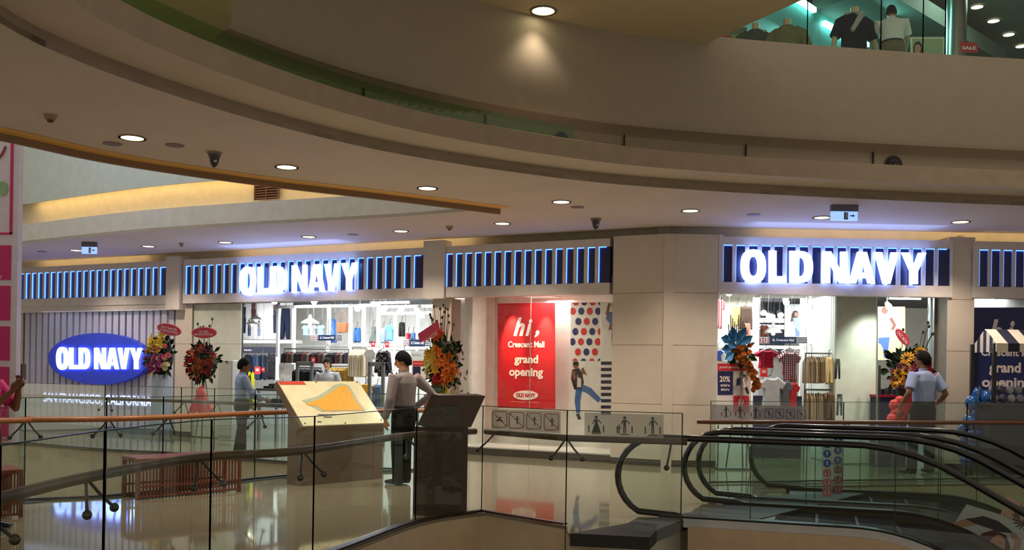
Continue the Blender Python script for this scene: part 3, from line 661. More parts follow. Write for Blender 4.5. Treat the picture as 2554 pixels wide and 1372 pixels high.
def escalator(name, label, sa, sb, xba, xbb):
    t = T(name, label, 'escalator', FE, (sa[0], sa[1], 0), 'pair of escalators')
    for s_, xb in ((sa, xba), (sb, xbb)):
        xs = balustrade(t, s_, xb); xs = [s_[0] + .45 + .15 * k for k in range(52)]
        near = s_ is sa; sg = 1 if near else -1
        ribbon(t, 'deck', xs, xb, s_[1] - .10 * (1 if near else .4), s_[1] + .10 * (.4 if near else 1), -.03, .035, DECK)
        ribbon(t, 'deck_trim', xs, xb, s_[1] - sg * .13, s_[1] - sg * .09, -.07, .02, STAIN)
        ribbon(t, 'skirt', xs[2:], xb, s_[1] + sg * .05, s_[1] + sg * .07, -.35, .0, M('4a4742', 0.35, 0.6))
        ribbon(t, 'side_cladding', xs[2:], xb, s_[1] - sg * .14, s_[1] - sg * .125, -1.25, -.06, CLAD)
    xc = (xba + xbb) / 2; ya, yb = sa[1] + .08, sb[1] - .08
    st = MB(); x = max(sa[0], sb[0]) + .8
    stepm = MB().box(0, .39, 0, yb - ya, -.22, 0).mesh((0, 0, 0)); stepm.materials.append(STEP)
    line = MB().box(0, .03, 0.01, yb - ya - .01, .001, .003).mesh((0, 0, 0)); line.materials.append(M('34342e', 0.5))
    MB().box(x - .3, x + .25, ya, yb, -.04, -.005).part('comb_plate', M('4a4a48', .4, .7), t)
    zc = -.06; x += .25; k = 0
    while k < 14:
        zc_ = min(-.02, zprof(x + .2, xc) - .04)
        o = bpy.data.objects.new('step', stepm); COL.objects.link(o); o.parent = t.o; o.location = Vector((x, ya, zc_)) - t.off
        l = bpy.data.objects.new('edge_line', line); COL.objects.link(l); l.parent = o
        x += .4; k += 1
    MB().box(sa[0] + .6, sa[0] + 8, ya, yb, -3.6, -3.5).part('pit', BLACK, t)
    ribbon(t, 'truss', [sa[0] + .5 + .3 * i for i in range(24)], xc, ya, yb, -1.25, -.6, BLACK)
    return t
def bend(px, py, s_): return FE.u(px, s_[1], py)
xb1 = bend(2125, 1108, E[0]); xb2 = bend(2225, 1096, E[1]); xb3 = bend(2265, 1094, E[2]); xb4 = bend(2330, 1075, E[3])
ta = escalator('escalator', 'nearer escalator running down to the right, behind the short glass railing', E[0], E[1], xb1, xb2)
tb = escalator('escalator', 'farther escalator running down to the right beside the entrance railing', E[2], E[3], xb3, xb4)
# landing plate
L0 = FE.world(E[0][0] + .50, E[0][1] - .14); L1_ = FE.world(E[3][0] + .6, E[3][1] + .15)
pl = [xy(lev(1422, 1332)), xy(lev(1962, 1236)), xy(FE.world(E[3][0] + 1.5, E[3][1] + .15)), xy(FE.world(E[0][0] + 1.35, E[0][1] + .08)), xy(FE.world(E[0][0] + .72, E[0][1] - .05)), xy(lev(1640, 1322)), xy(lev(1620, 1342))]
MB().slab(pl, -.11, .006).top('floor_plate', M('2c2b2b', 0.55, 0.1, spec=.3), label='dark metal landing plate at the head of the escalators', cat='floor plate')
# round safety stickers on the glass of both near balustrades
for yy, cx, cy0, nm in ((E[0][1] - .01, 2063, 1108, 'nearer'), (E[1][1] - .01, 2090, 1100, 'farther')):
    t = T('sticker_strip', 'vertical strip of round blue and red safety stickers on the %s balustrade glass' % nm, 'sticker', FE, (FE.u(cx, yy), yy, FE.uz(cx, 1240, yy)[1]))
    flat(t, 'backing', yy, [(cx - 13, cy0 - 15), (cx + 13, cy0 - 15), (cx + 13, cy0 + 133), (cx - 13, cy0 + 133)], film('8a7f88', .35), .0008)
    for k in range(6):
        blue = k < 3; flat(t, 'round_sticker', yy - .002, ell(cx, cy0 + k * 24, 10, 10, 18), M('1d4f96', .5) if blue else M('a5434a', .5), .0008)
        if not blue: flat(t, 'sticker_center', yy - .0035, ell(cx, cy0 + k * 24, 7, 7, 18), M('9f8f92', .5), .0008)
        PB = []; picto_man(PB, cx, cy0 + k * 24, 12); flats(t, 'figure', yy - .005, PB, M('c9d2de', .5) if blue else M('2b2228', .5), .0008)
# advert films on the far glass of the nearer escalator
yy = E[1][1] - .03
t = T('advert_film', 'printed film of a woman in a dark wide hat on the sloping escalator glass', 'poster', FE, (FE.u(2450, yy), yy, FE.uz(2450, 1450, yy)[1]))
flat(t, 'sheet', yy, [(2411, 1258), (2500, 1285), (2590, 1330), (2590, 1500), (2262, 1480)], M('b9bcc0', 0.5), .002)
flat(t, 'printed_hair', yy - .003, [(2436, 1345), (2450, 1330), (2480, 1322), (2510, 1335), (2520, 1365), (2512, 1420), (2430, 1420)], M('4a1d18', .6))
flat(t, 'printed_hat', yy - .005, [(2407, 1294), (2430, 1292), (2452, 1287), (2490, 1300), (2520, 1322), (2526, 1330), (2495, 1327), (2480, 1322), (2450, 1312), (2425, 1303)], M('15182a', .6))
flat(t, 'printed_face', yy - .006, ell(2487, 1362, 20, 28, 18, .25), M('b98a72', .6))
flats(t, 'printed_eye', yy - .0075, [ell(2480, 1358, 3, 1.5, 8), ell(2495, 1354, 3, 1.5, 8)], M('1d1414', .6)); flat(t, 'printed_mouth', yy - .0075, ell(2491, 1374, 5, 2, 10), M('7c2a26', .6))
flat(t, 'printed_arm', yy - .004, limb((2445, 1300, 7), (2405, 1305, 9), (2378, 1312, 9), (2382, 1325, 8), (2400, 1345, 8), (2410, 1370, 9)), M('b08270', .6))
flat(t, 'printed_shirt', yy - .007, [(2405, 1335), (2420, 1340), (2435, 1365), (2430, 1420), (2370, 1420), (2385, 1365)], M('54749a', .7, bump=.1))
flat(t, 'printed_arm', yy - .004, limb((2525, 1330, 6), (2540, 1350, 8), (2530, 1400, 9)), M('b08270', .6))
t = T('advert_film', 'beige printed film with a dark sunburst logo on the escalator glass', 'poster', FE, (FE.u(2550, yy), yy, FE.uz(2550, 1330, yy)[1]))
flat(t, 'sheet', yy, [(2513, 1236), (2610, 1290), (2590, 1330), (2495, 1284)], M('b99a8c', 0.5), .002)
flats(t, 'sunburst', yy - .003, [limb((2551 + 8 * math.cos(a), 1290 + 9 * math.sin(a), .8), (2551 + 18 * math.cos(a + .35), 1290 + 20 * math.sin(a + .35), 2.2), (2551 + 27 * math.cos(a + .7), 1290 + 32 * math.sin(a + .7), .8)) for a in [2 * PI * k / 16 for k in range(16)]], M('2a1d1c', .6))

# ================================================================== DIRECTORY STANDS
def plate_on(t, name, O, ex, ey, n, quad, h, mt):
    """thin plate given in panel coordinates (a along ex, b along ey)"""
    vv = [O + ex * a + ey * b + n * k for k in (h, h + .002) for a, b in quad]; m = len(quad)
    return MB().add(vv, [tuple(range(m - 1, -1, -1)), tuple(range(m, 2 * m))] + [(i, (i + 1) % m, (i + 1) % m + m, i + m) for i in range(m)]).part(name, mt, t)
p0 = lev(750, 1213); p1 = lev(953, 1194); ex = (p1 - p0).normalized(); wdt = (p1 - p0).length
bk = Vector((-ex.y, ex.x, 0))
if bk.x > 0: bk = -bk
t = T('directory_stand', 'brown tilted directory stand with a pale orange and white mall map', 'map stand', W0, p0 + Vector((0, 0, 0)))
STN = M('7a6a5a', 0.4, 0.5, bump=.03)
zb = .74
A = p0 + ex * .02 + Vector((0, 0, zb)); B = p1 + ex * .05 + Vector((0, 0, zb)); ey = (bk * .60 + Vector((0, 0, .56))); el = ey.length; eyn = ey.normalized(); nn = ex.cross(eyn)
if nn.z < 0: nn = -nn
th = -nn * .10
body = MB(); 
b4 = [p0, p1, p1 + bk * .30, p0 + bk * .30]; t4 = [p0 + Vector((0, 0, zb)), p1 + Vector((0, 0, zb)), p1 + bk * .30 + Vector((0, 0, zb + .2)), p0 + bk * .30 + Vector((0, 0, zb + .2))]
body.add(b4 + t4, [(0, 1, 2, 3), (4, 7, 6, 5), (0, 4, 5, 1), (1, 5, 6, 2), (2, 6, 7, 3), (3, 7, 4, 0)]).part('body', STN, t)
q = [A, B, B + ey, A + ey]; qb = [v + th for v in q]
MB().add(qb + q, [(0, 1, 2, 3), (4, 7, 6, 5), (0, 4, 5, 1), (1, 5, 6, 2), (2, 6, 7, 3), (3, 7, 4, 0)]).part('head', STN, t)
Wp = (B - A).length
face = plate_on(t, 'map_panel', A, ex, eyn, nn, [(.01, .01), (Wp - .01, .01), (Wp - .01, el - .01), (.01, el - .01)], .003, M('ded9b4', 0.25))
plate_on(t, 'red_heading', A, ex, eyn, nn, [(.02, el - .075), (.42, el - .075), (.40, el - .015), (.02, el - .015)], .007, M('c8402c', .4))
def mp(px, py):                                          # pixel -> panel coordinates
    x, dz = ray(px, py); r = Vector((x, 1, dz)); o_ = Vector((0, 0, H)); k = (A - o_).dot(nn) / r.dot(nn); P_ = o_ + r * k - A; return (P_.dot(ex), P_.dot(eyn))
plate_on(t, 'map_water', A, ex, eyn, nn, [mp(*v) for v in [(752, 1000), (790, 990), (815, 975), (832, 962), (850, 957), (870, 962), (880, 978), (893, 1000), (912, 1026), (800, 1028), (765, 1008)]], .006, M('a7b39a', .4))
plate_on(t, 'map_land', A, ex, eyn, nn, [mp(*v) for v in [(762, 1008), (800, 995), (825, 980), (842, 966), (862, 962), (872, 975), (885, 1000), (906, 1024), (806, 1026), (790, 1014), (768, 1012)]], .009, M('e0a53a', .4, var=.15, scale=40))
for k, (xa, xb_, y_) in enumerate(((792, 835, 1034), (806, 826, 1040), (790, 800, 1052))): plate_on(t, 'caption', A, ex, eyn, nn, [mp(*v) for v in [(xa, y_), (xb_, y_), (xb_ + 2, y_ + 2.5), (xa + 2, y_ + 2.5)]], .008, M('4a5040', .5))
bm_ = MB()
for a, b in ((.03, el - .03), (Wp * .45, el - .03), (Wp - .05, el - .03), (.05, .05), (Wp - .05, .06), (Wp * .5, .03)): bm_.ball(A + ex * a + eyn * b + nn * .01, .01, n=8, m=5)
bm_.part('bolt', DARKST, t)
# second stand, seen from behind
t = T('directory_stand', 'dark brown directory stand seen from behind at the bend of the glass railing', 'map stand', W0, lev(1060, 1286))
q0 = lev(1058, 1287); q1 = lev(1164, 1284); ex = (q1 - q0).normalized(); bk = Vector((-ex.y, ex.x, 0)); bk = bk if bk.y > 0 else -bk
DB = M('4a3c32', 0.42, 0.5, bump=.03); up = Vector((0, 0, 1)); zb = .90
bb = [q0, q1, q1 + bk * .22 - ex * .02, q0 + bk * .10 - ex * .10]
MB().add(bb + [v + up * zb for v in bb], [(0, 3, 2, 1), (4, 5, 6, 7), (0, 1, 5, 4), (1, 2, 6, 5), (2, 3, 7, 6), (3, 0, 4, 7)]).part('body', DB, t)
hd = ex * .14 + up * .32 - bk * .02; h0 = q0 + up * zb - bk * .01; h1 = q1 + up * zb + ex * .03 - bk * .01
q = [h0, h1, h1 + hd, h0 + hd]; dd = -ex * .075 + bk * .06 + up * .02; qb = [v + dd for v in q]
MB().add(q + qb, [(0, 1, 2, 3), (4, 7, 6, 5), (0, 4, 5, 1), (1, 5, 6, 2), (2, 6, 7, 3), (3, 7, 4, 0)]).part('head', M('55483d', .4, .5), t)
plate_on(t, 'top_rim', h0 + hd, ex, bk, up, [(-.02, -.01), (.46, -.01), (.44, .07), (-.06, .07)], .002, M('8a7a62', .3, .6))

# ================================================================== SLATTED REFLECTIONS IN THE GLASS, BUILT AS SOLID BENCHES
def reflection(label, pts, hgt, n):
    a = lev(*pts[0]); b = lev(*pts[1]); L_ = (b - a).length; fr = Frame(a.x, a.y, math.degrees(math.atan2(b.y - a.y, b.x - a.x)))
    t = T('slatted_reflection', label, 'reflection', fr, (L_ / 2, 0, 0), 'red slatted reflections'); RB = M('743420', .45, var=.12, scale=15)
    MB().box(0, L_, -.02, .40, hgt - .05, hgt, .01).part('seat', RB, t)
    for yy in (0.0, .38):
        for zz, nm in ((.02, 'bottom_rail'), (.13, 'lower_rail')): MB().box(0, L_, yy - .012, yy + .012, zz, zz + .022).part(nm, RB, t)
    for xx in (0, L_ - .03):
        for yy in (-.01, .36): MB().box(xx, xx + .03, yy, yy + .03, 0, hgt - .05).part('leg', RB, t)
    sl = MB().box(0, .014, -.008, .008, .04, hgt - .05).mesh((0, 0, 0)); sl.materials.append(RB)
    for k in range(1, n):
        for yy in (0.0, .38):
            o = bpy.data.objects.new('slat', sl); COL.objects.link(o); o.parent = t.o; o.location = Vector((L_ * k / n, yy, 0)) - t.off
reflection('red-brown slatted bench behind the curved railing, left of the map stand', ((338, 1248), (600, 1226)), .46, 32)
reflection('red-brown slatted bench cut off by the left edge of the photo', ((-120, 1305), (56, 1290)), .47, 22)
# ================================================================== PEOPLE
def loft(mb, pts, ra, rb, ref, n=14, cap=True):
    P = [Vector(p) for p in pts]; ref = Vector(ref); vv = []; ff = []
    for i, p in enumerate(P):
        t = (P[min(i + 1, len(P) - 1)] - P[max(i - 1, 0)]).normalized(); a = (ref - t * ref.dot(t)).normalized(); b = t.cross(a)
        for k in range(n): q = 2 * PI * k / n; vv.append(p + a * math.cos(q) * ra[i] + b * math.sin(q) * rb[i])
    for i in range(len(P) - 1):
        for k in range(n): j = (k + 1) % n; ff.append((i * n + k, i * n + j, (i + 1) * n + j, (i + 1) * n + k))
    ff += [tuple(range(n - 1, -1, -1)), tuple(range((len(P) - 1) * n, len(P) * n))]
    return mb.add(vv, ff)
def fuse(mb, voxel, smooth=3, dec=0.35):
    me = mb.mesh((0, 0, 0)); bm = bmesh.new(); bm.from_mesh(me); bmesh.ops.recalc_face_normals(bm, faces=bm.faces); bm.to_mesh(me); bm.free()
    o = bpy.data.objects.new('tmp', me); COL.objects.link(o)
    r = o.modifiers.new('r', 'REMESH'); r.mode = 'VOXEL'; r.voxel_size = voxel
    s_ = o.modifiers.new('s', 'SMOOTH'); s_.iterations = smooth; s_.factor = 0.5
    if dec < 1: d_ = o.modifiers.new('d', 'DECIMATE'); d_.ratio = dec
    dg = bpy.context.evaluated_depsgraph_get(); out = bpy.data.meshes.new_from_object(o.evaluated_get(dg)); bpy.data.objects.remove(o)
    for p in out.polygons: p.use_smooth = True
    return out
def rotz(v, a, c=(0, 0)): x, y = v[0] - c[0], v[1] - c[1]; return Vector((c[0] + x * math.cos(a) - y * math.sin(a), c[1] + x * math.sin(a) + y * math.cos(a), v[2]))
def person(label, loc, head_deg, height, shirt, trou, pose, yaw=0.0, tilt=0.0, sleeve='long', hair=HAIR, skin=SKIN, lean=0.0, shoe=None, parts_label=None, skirt=False):
    k = height / 1.72; t = T('person', label, 'person', Frame(loc[0], loc[1], head_deg), (0, 0, loc[2]))
    base = Vector((0, 0, loc[2]))
    def S(p): return Vector(p) * k
    def LN(p):                                           # lean the upper body forward about the hips
        p = Vector(p); h = Vector((0, 0, .95)); d = p - h
        if d.z <= 0 or lean == 0: return p
        a = lean * min(1, d.z / .25); return h + Vector((d.x * math.cos(a) + d.z * math.sin(a), d.y, -d.x * math.sin(a) + d.z * math.cos(a)))
    sp = [LN(p) for p in [(0, 0, .92), (.0, 0, 1.05), (.0, 0, 1.20), (-.01, 0, 1.34), (-.01, 0, 1.43)]]
    neck = LN((0.0, 0, 1.47)); hc = LN((.025, 0, 1.605)) + Vector((tilt * .06, 0, -abs(tilt) * .02))
    body = MB()
    loft(body, [S(p) for p in sp], [.135 * k, .13 * k, .155 * k, .165 * k, .08 * k], [.088 * k, .085 * k, .105 * k, .095 * k, .06 * k], (0, 1, 0))
    loft(body, [S(sp[4]), S(neck), S(hc - Vector((.01, 0, .06)))], [.058 * k, .052 * k, .05 * k], [.056 * k, .052 * k, .05 * k], (0, 1, 0), 12)
    # head with jaw, nose and ears
    hy = math.radians(yaw); HM = MB(); prof = [(-.118, .025, .035, .02), (-.10, .045, .055, .012), (-.06, .058, .078, .006), (-.02, .066, .088, .0), (.02, .072, .095, -.004), (.06, .073, .096, -.008), (.095, .058, .075, -.01), (.118, .025, .03, -.01)]
    hv = [Vector((c, 0, z)) for z, a, b, c in prof]
    HB = MB(); loft(HB, hv, [p[1] for p in prof], [p[2] for p in prof], (0, 1, 0), 18)
    HB.tube([(.088, 0, .03), (.112, 0, -.018), (.096, 0, -.034)], [.008, .017, .012], 8); HB.ball((.088, 0, -.06), .012, .022, .010, 8, 6); HB.ball((.07, 0, -.105), .022, .026, .018, 8, 6)
    for s_ in (-1, 1): HB.ball((-.005, s_ * .075, -.005), .018, .010, .032, 8, 6)
    def HP(v): v = Vector(v) * 1.0; ti = tilt; v = Vector((v.x * math.cos(ti) + v.z * math.sin(ti), v.y, -v.x * math.sin(ti) + v.z * math.cos(ti))); v = rotz(v, hy); return (hc + v) * k
    body.add([HP(v) for v in HB.v], HB.f)
    sh = {}
    arms = MB(); hands = MB()
    for s_, nm in ((1, 'L'), (-1, 'R')):
        sho = LN((-.005, s_ * .185, 1.385)); el, wr, hd = [Vector(p) for p in pose[nm]]
        loft(body, [S(sp[3]), S(sho), S((sho + el) / 2), S(el), S((el + wr) / 2), S(wr)], [.06 * k, .058 * k, .05 * k, .042 * k, .038 * k, .027 * k], [.06 * k, .058 * k, .048 * k, .04 * k, .034 * k, .022 * k], (0.2, 1, 0.1), 10)
        d = (hd - wr).normalized(); side = d.cross(Vector((0, s_, .3))).normalized(); nr = d.cross(side).normalized()
        loft(body, [S(wr - d * .02), S(wr + d * .03), S(wr + d * .09)], [.026 * k, .036 * k, .038 * k], [.022 * k, .017 * k, .014 * k], side, 10)
        for f_ in range(4):
            o_ = side * (-.029 + .0195 * f_); L_ = (.068, .080, .074, .056)[f_]; c = wr + d * .085 + o_
            q = [c, c + d * L_ * .45 + nr * .004, c + d * L_ * .75 + nr * .016, c + d * L_ * .92 + nr * .036]
            body.tube([S(v) for v in q], [.0095 * k, .009 * k, .0085 * k, .007 * k], 7)
        c = wr + d * .035 - side * .030; q = [c, c + d * .03 - side * .022 + nr * .008, c + d * .062 - side * .026 + nr * .02]; body.tube([S(v) for v in q], [.013 * k, .0105 * k, .009 * k], 7)
        sl = MB()
        sh[nm] = (sho, el, wr)
    for s_, nm in ((1, 'l'), (-1, 'r')):
        hip = Vector((0, s_ * .09, .90)); kn, an, toe = [Vector(p) for p in pose[nm]]
        loft(body, [S((0, s_ * .05, .95)), S(hip), S((hip + kn) / 2), S(kn), S((kn * .6 + an * .4)), S(an)], [.075 * k, .084 * k, .072 * k, .052 * k, .054 * k, .036 * k], [.075 * k, .09 * k, .074 * k, .054 * k, .055 * k, .038 * k], (0, 1, 0), 12)
    me = fuse(body, .0085 * k, 2); me.transform(Matrix.Translation(base - t.off)); meshpart(me, 'body', skin, t)
    # shirt
    m = MB(); loft(m, [S(LN(p)) for p in [(0, 0, .975), (0, 0, 1.04), (0, 0, 1.16), (-.005, 0, 1.32), (-.01, 0, 1.41), (-.008, 0, 1.455)]], [.152 * k, .166 * k, .168 * k, .185 * k, .13 * k, .066 * k], [.112 * k, .118 * k, .118 * k, .118 * k, .092 * k, .066 * k], (0, 1, 0), 18)
    for nm, (sho, el, wr) in sh.items():
        s_ = 1 if nm == 'L' else -1; st = LN((-.01, s_ * .10, 1.375))
        if sleeve == 'long': loft(m, [S(st), S(sho), S((sho + el) / 2), S(el), S((el + wr) / 2), S(wr)], [.075 * k, .078 * k, .068 * k, .060 * k, .052 * k, .040 * k], [.07 * k, .075 * k, .066 * k, .058 * k, .05 * k, .038 * k], (0.2, 1, 0.1), 12)
        else: loft(m, [S(st), S(sho), S(sho * .5 + el * .5), S(sho * .22 + el * .78)], [.075 * k, .078 * k, .074 * k, .074 * k], [.07 * k, .075 * k, .072 * k, .072 * k], (0.2, 1, 0.1), 12)
    me = fuse(m, .011 * k, 2); me.transform(Matrix.Translation(base - t.off)); meshpart(me, 'shirt', shirt, t)
    m = MB(); loft(m, [S(LN((.01, 0, 1.448))), S(LN((.012, 0, 1.485)))], [.066 * k, .060 * k], [.066 * k, .062 * k], (0, 1, 0), 16)
    o = m.mesh(t.off - base, True); meshpart(o, 'collar', shirt, t)
    # trousers
    m = MB(); loft(m, [S(p) for p in [(0, 0, .82), (0, 0, .90), (0, 0, 1.02)]], [.172 * k, .184 * k, .166 * k], [.13 * k, .138 * k, .124 * k], (0, 1, 0), 18)
    for s_, nm in ((1, 'l'), (-1, 'r')):
        hip = Vector((0, s_ * .088, .88)); kn, an, toe = [Vector(p) for p in pose[nm]]
        loft(m, [S(hip), S((hip + kn) / 2), S(kn), S((kn + an) / 2), S(an + Vector((0, 0, -.03)))], [.094 * k, .088 * k, .076 * k, .072 * k, .070 * k], [.11 * k, .092 * k, .078 * k, .074 * k, .072 * k], (0, 1, 0), 14)
    if skirt: loft(m, [S((0, 0, .95)), S((0, 0, .45))], [.17 * k, .2 * k], [.13 * k, .17 * k], (0, 1, 0), 16)
    me = fuse(m, .011 * k, 2); me.transform(Matrix.Translation(base - t.off)); meshpart(me, 'trousers', trou, t)
    m = MB(); loft(m, [S(LN((0, 0, .985))), S(LN((0, 0, 1.02)))], [.172 * k, .169 * k], [.130 * k, .127 * k], (0, 1, 0), 18); meshpart(m.mesh(t.off - base, True), 'belt', BLACK, t)
    for s_, nm in ((1, 'l'), (-1, 'r')):
        kn, an, toe = [Vector(p) for p in pose[nm]]; m = MB(); d = (toe - an); d.z = 0; d.normalize(); z0 = an.z - .075
        loft(m, [S(Vector((an.x, an.y, z0 + .045)) - d * .065), S(Vector((an.x, an.y, z0 + .045))), S(Vector((an.x, an.y, z0 + .04)) + d * .10), S(Vector((an.x, an.y, z0 + .03)) + d * .20)], [.03 * k, .043 * k, .05 * k, .032 * k], [.035 * k, .045 * k, .036 * k, .022 * k], (d.y, -d.x, 0), 12)
        meshpart(m.mesh(t.off - base, True), 'shoe', shoe or BLACK, t)
    # hair cap
    m = MB(); vv = []; n = 22; rows = 9; ff = []
    for i in range(rows + 1):
        for j in range(n):
            a = 2 * PI * j / n; fwd = math.cos(a); low = 0.042 if fwd > .45 else (-.075 if fwd < -.2 else -.005); lowang = math.acos(max(-1, min(1, low / .136)))
            th_ = lowang * i / rows; r_ = math.sin(th_); z = math.cos(th_) * .136
            vv.append(HP((-.008 + r_ * .112 * math.cos(a), r_ * .090 * math.sin(a), z + .004 * math.sin(7 * a))))
    for i in range(rows):
        for j in range(n): q = (j + 1) % n; ff.append((i * n + j, (i + 1) * n + j, (i + 1) * n + q, i * n + q))
    m.add(vv, ff); meshpart(m.mesh(t.off - base, True), 'hair', hair, t)
    for s_ in (-1, 1):
        m = MB(); m.ball((.0, 0, 0), .008, .012, .006, 8, 6); m.v = [HP(Vector(v) + Vector((.083, s_ * .032, .008))) for v in m.v]; meshpart(m.mesh(t.off - base, True), 'eye', M('17110f', .3), t)
        m = MB(); m.box(.082, .094, s_ * .032 - .017, s_ * .032 + .017, .028, .034); m.v = [HP(v) for v in m.v]; meshpart(m.mesh(t.off - base), 'eyebrow', hair, t)
    m = MB(); m.ball((.092, 0, -.06), .008, .022, .006, 8, 6); m.v = [HP(v) for v in m.v]; meshpart(m.mesh(t.off - base, True), 'mouth', M('8a4a42', .5), t)
    return t
STAND = dict(l=((.01, .10, .50), (.0, .11, .08), (.15, .14, .0)), r=((.01, -.10, .50), (.0, -.11, .08), (.15, -.14, .0)))
g1 = lev(1004, 1210)
pose = dict(L=((-.03, .27, 1.10), (.05, .27, .86), (.06, .26, .76)), R=((-.10, -.42, 1.17), (.06, -.24, 1.00), (.12, -.15, .98)),
            l=((.02, .10, .50), (-.02, .11, .08), (.15, .13, 0)), r=((.05, -.08, .50), (.05, -.09, .08), (.2, -.1, 0)))
person('man in a light grey long-sleeved shirt and black trousers with one hand on his hip', (g1.x, g1.y + .05, 0), 138, 1.70, M('8a8286', .8, bump=.15, bscale=25), M('0a0b0e', .85, spec=.1), pose, yaw=38, tilt=.25)
g2 = lev(601, 1139)
pose = dict(L=((.10, .26, 1.12), (.30, .16, 1.02), (.38, .12, 1.02)), R=((.12, -.26, 1.12), (.34, -.2, 1.02), (.42, -.18, 1.0)), l=((.03, .10, .50), (.05, .12, .08), (.2, .15, 0)), r=((-.02, -.10, .50), (-.1, -.11, .08), (.1, -.12, 0)))
person('guard in a pale blue shirt and dark trousers facing right beside the open shop front', (g2.x, g2.y, 0), 28, 1.60, M('8fa3c4', .8, bump=.1), M('101218', .85, spec=.1), pose, yaw=-10, tilt=.1, skin=M('7a5038', .5))
g3 = lev(2300, 1183)
pose = dict(L=((-.06, .30, 1.14), (.10, .32, .93), (.14, .31, .84)), R=((-.10, -.30, 1.13), (.10, -.34, 1.0), (.18, -.33, 1.0)), l=((.02, .15, .50), (-.02, .2, .08), (.14, .24, 0)), r=((.02, -.12, .50), (.02, -.14, .08), (.16, -.18, 0)))
person('tall guard in a light blue short-sleeved shirt seen from behind at the right entrance', (g3.x, g3.y, 0), 108, 1.86, M('8c9cc0', .8, bump=.1), M('0e1016', .85, spec=.1), pose, yaw=28, sleeve='short', skin=M('7a5038', .5))
q = FL.world(FL.u(818, .95), .95, 0)
pose = dict(L=((-.04, .26, 1.12), (.08, .24, .95), (.14, .2, .93)), R=((-.02, -.26, 1.12), (.12, -.2, 1.0), (.2, -.15, 1.0)), **STAND)
person('shop assistant in a grey t-shirt standing among the racks of the left shop', q, -95, 1.66, M('9aa0a6', .8), M('22262e', .8), pose, sleeve='short', skin=M('b78a66', .5))
q = at(-16, 920, 8.5)
pose = dict(L=((.18, .22, 1.16), (.30, .08, 1.36), (.34, .04, 1.46)), R=((.20, -.22, 1.14), (.34, -.08, 1.33), (.40, -.05, 1.43)), **STAND)
pp = person('person in a magenta top raising both hands at the left edge of the photo', (q.x - .08, q.y, 0), -8, 1.60, M('c42a78', .8), M('2a2430', .8), pose, sleeve='short', skin=M('7a4a32', .5))
q = pp.fr.world(.375, -.01, 1.42); MB().box(q.x, q.x + .01, q.y - .04, q.y + .04, 1.34, 1.48, .002).top('phone', BLACK, label='black phone held up by the person at the left edge', cat='phone')

# ================================================================== FLOWERS
def petal_mesh(kind):
    mb = MB()
    if kind == 'lily':
        for i in range(6):
            a = 2 * PI * i / 6; c, s_ = math.cos(a), math.sin(a); pr = (-s_, c)
            mb.add([(0, 0, 0), (c * .03 + pr[0] * .018, -.025, s_ * .03 + pr[1] * .018), (c * .075, -.03, s_ * .075), (c * .03 - pr[0] * .018, -.025, s_ * .03 - pr[1] * .018)], [(0, 1, 2, 3)])
        mb.tube([(0, 0, 0), (0, -.04, 0)], .005, 5)
    elif kind == 'daisy':
        for i in range(10):
            a = 2 * PI * i / 10; c, s_ = math.cos(a), math.sin(a); pr = (-s_, c)
            mb.add([(c * .012, -.012, s_ * .012), (c * .035 + pr[0] * .012, -.018, s_ * .035 + pr[1] * .012), (c * .055, -.008, s_ * .055), (c * .035 - pr[0] * .012, -.018, s_ * .035 - pr[1] * .012)], [(0, 1, 2, 3)])
    else:
        for r_, y_, n_ in ((.045, 0, 6), (.032, -.018, 5), (.018, -.03, 4)):
            for i in range(n_):
                a = 2 * PI * i / n_ + r_ * 40; c, s_ = math.cos(a), math.sin(a); pr = (-s_ * r_ * .6, c * r_ * .6)
                mb.add([(0, 0, 0), (c * r_ * .8 + pr[0], y_ - .008, s_ * r_ * .8 + pr[1]), (c * r_, y_ - .02, s_ * r_), (c * r_ * .8 - pr[0], y_ - .008, s_ * r_ * .8 - pr[1])], [(0, 1, 2, 3)])
    return mb
FM = {}
def fmesh(kind, col):
    if (kind, col) not in FM:
        me = petal_mesh(kind).mesh(); me.materials.append(M(col, .6, var=.15, scale=20))
        if kind == 'daisy': pass
        FM[(kind, col)] = me
    return FM[(kind, col)]
def leafmesh(L_, w_, col):
    kk = ('leaf', L_, w_, col)
    if kk not in FM:
        mb = MB(); mb.add([(0, 0, 0), (w_ * .8, -.01, L_ * .35), (w_, -.02, L_ * .6), (0, -.03, L_), (-w_, -.02, L_ * .6), (-w_ * .8, -.01, L_ * .35), (0, .008, L_ * .4), (0, .0, L_ * .7)], [(0, 1, 6), (1, 2, 7, 6), (2, 3, 7), (3, 4, 7), (4, 5, 6, 7), (5, 0, 6)])
        me = mb.mesh(); me.materials.append(M(col, .5, var=.2)); FM[kk] = me
    return FM[kk]
def put(t, name, me, p, rot, sc=1.0):
    o = bpy.data.objects.new(name, me); COL.objects.link(o); o.parent = t.o; o.location = Vector(p) - t.off; o.rotation_euler = rot; o.scale = (sc,) * 3; return o
CEN = None
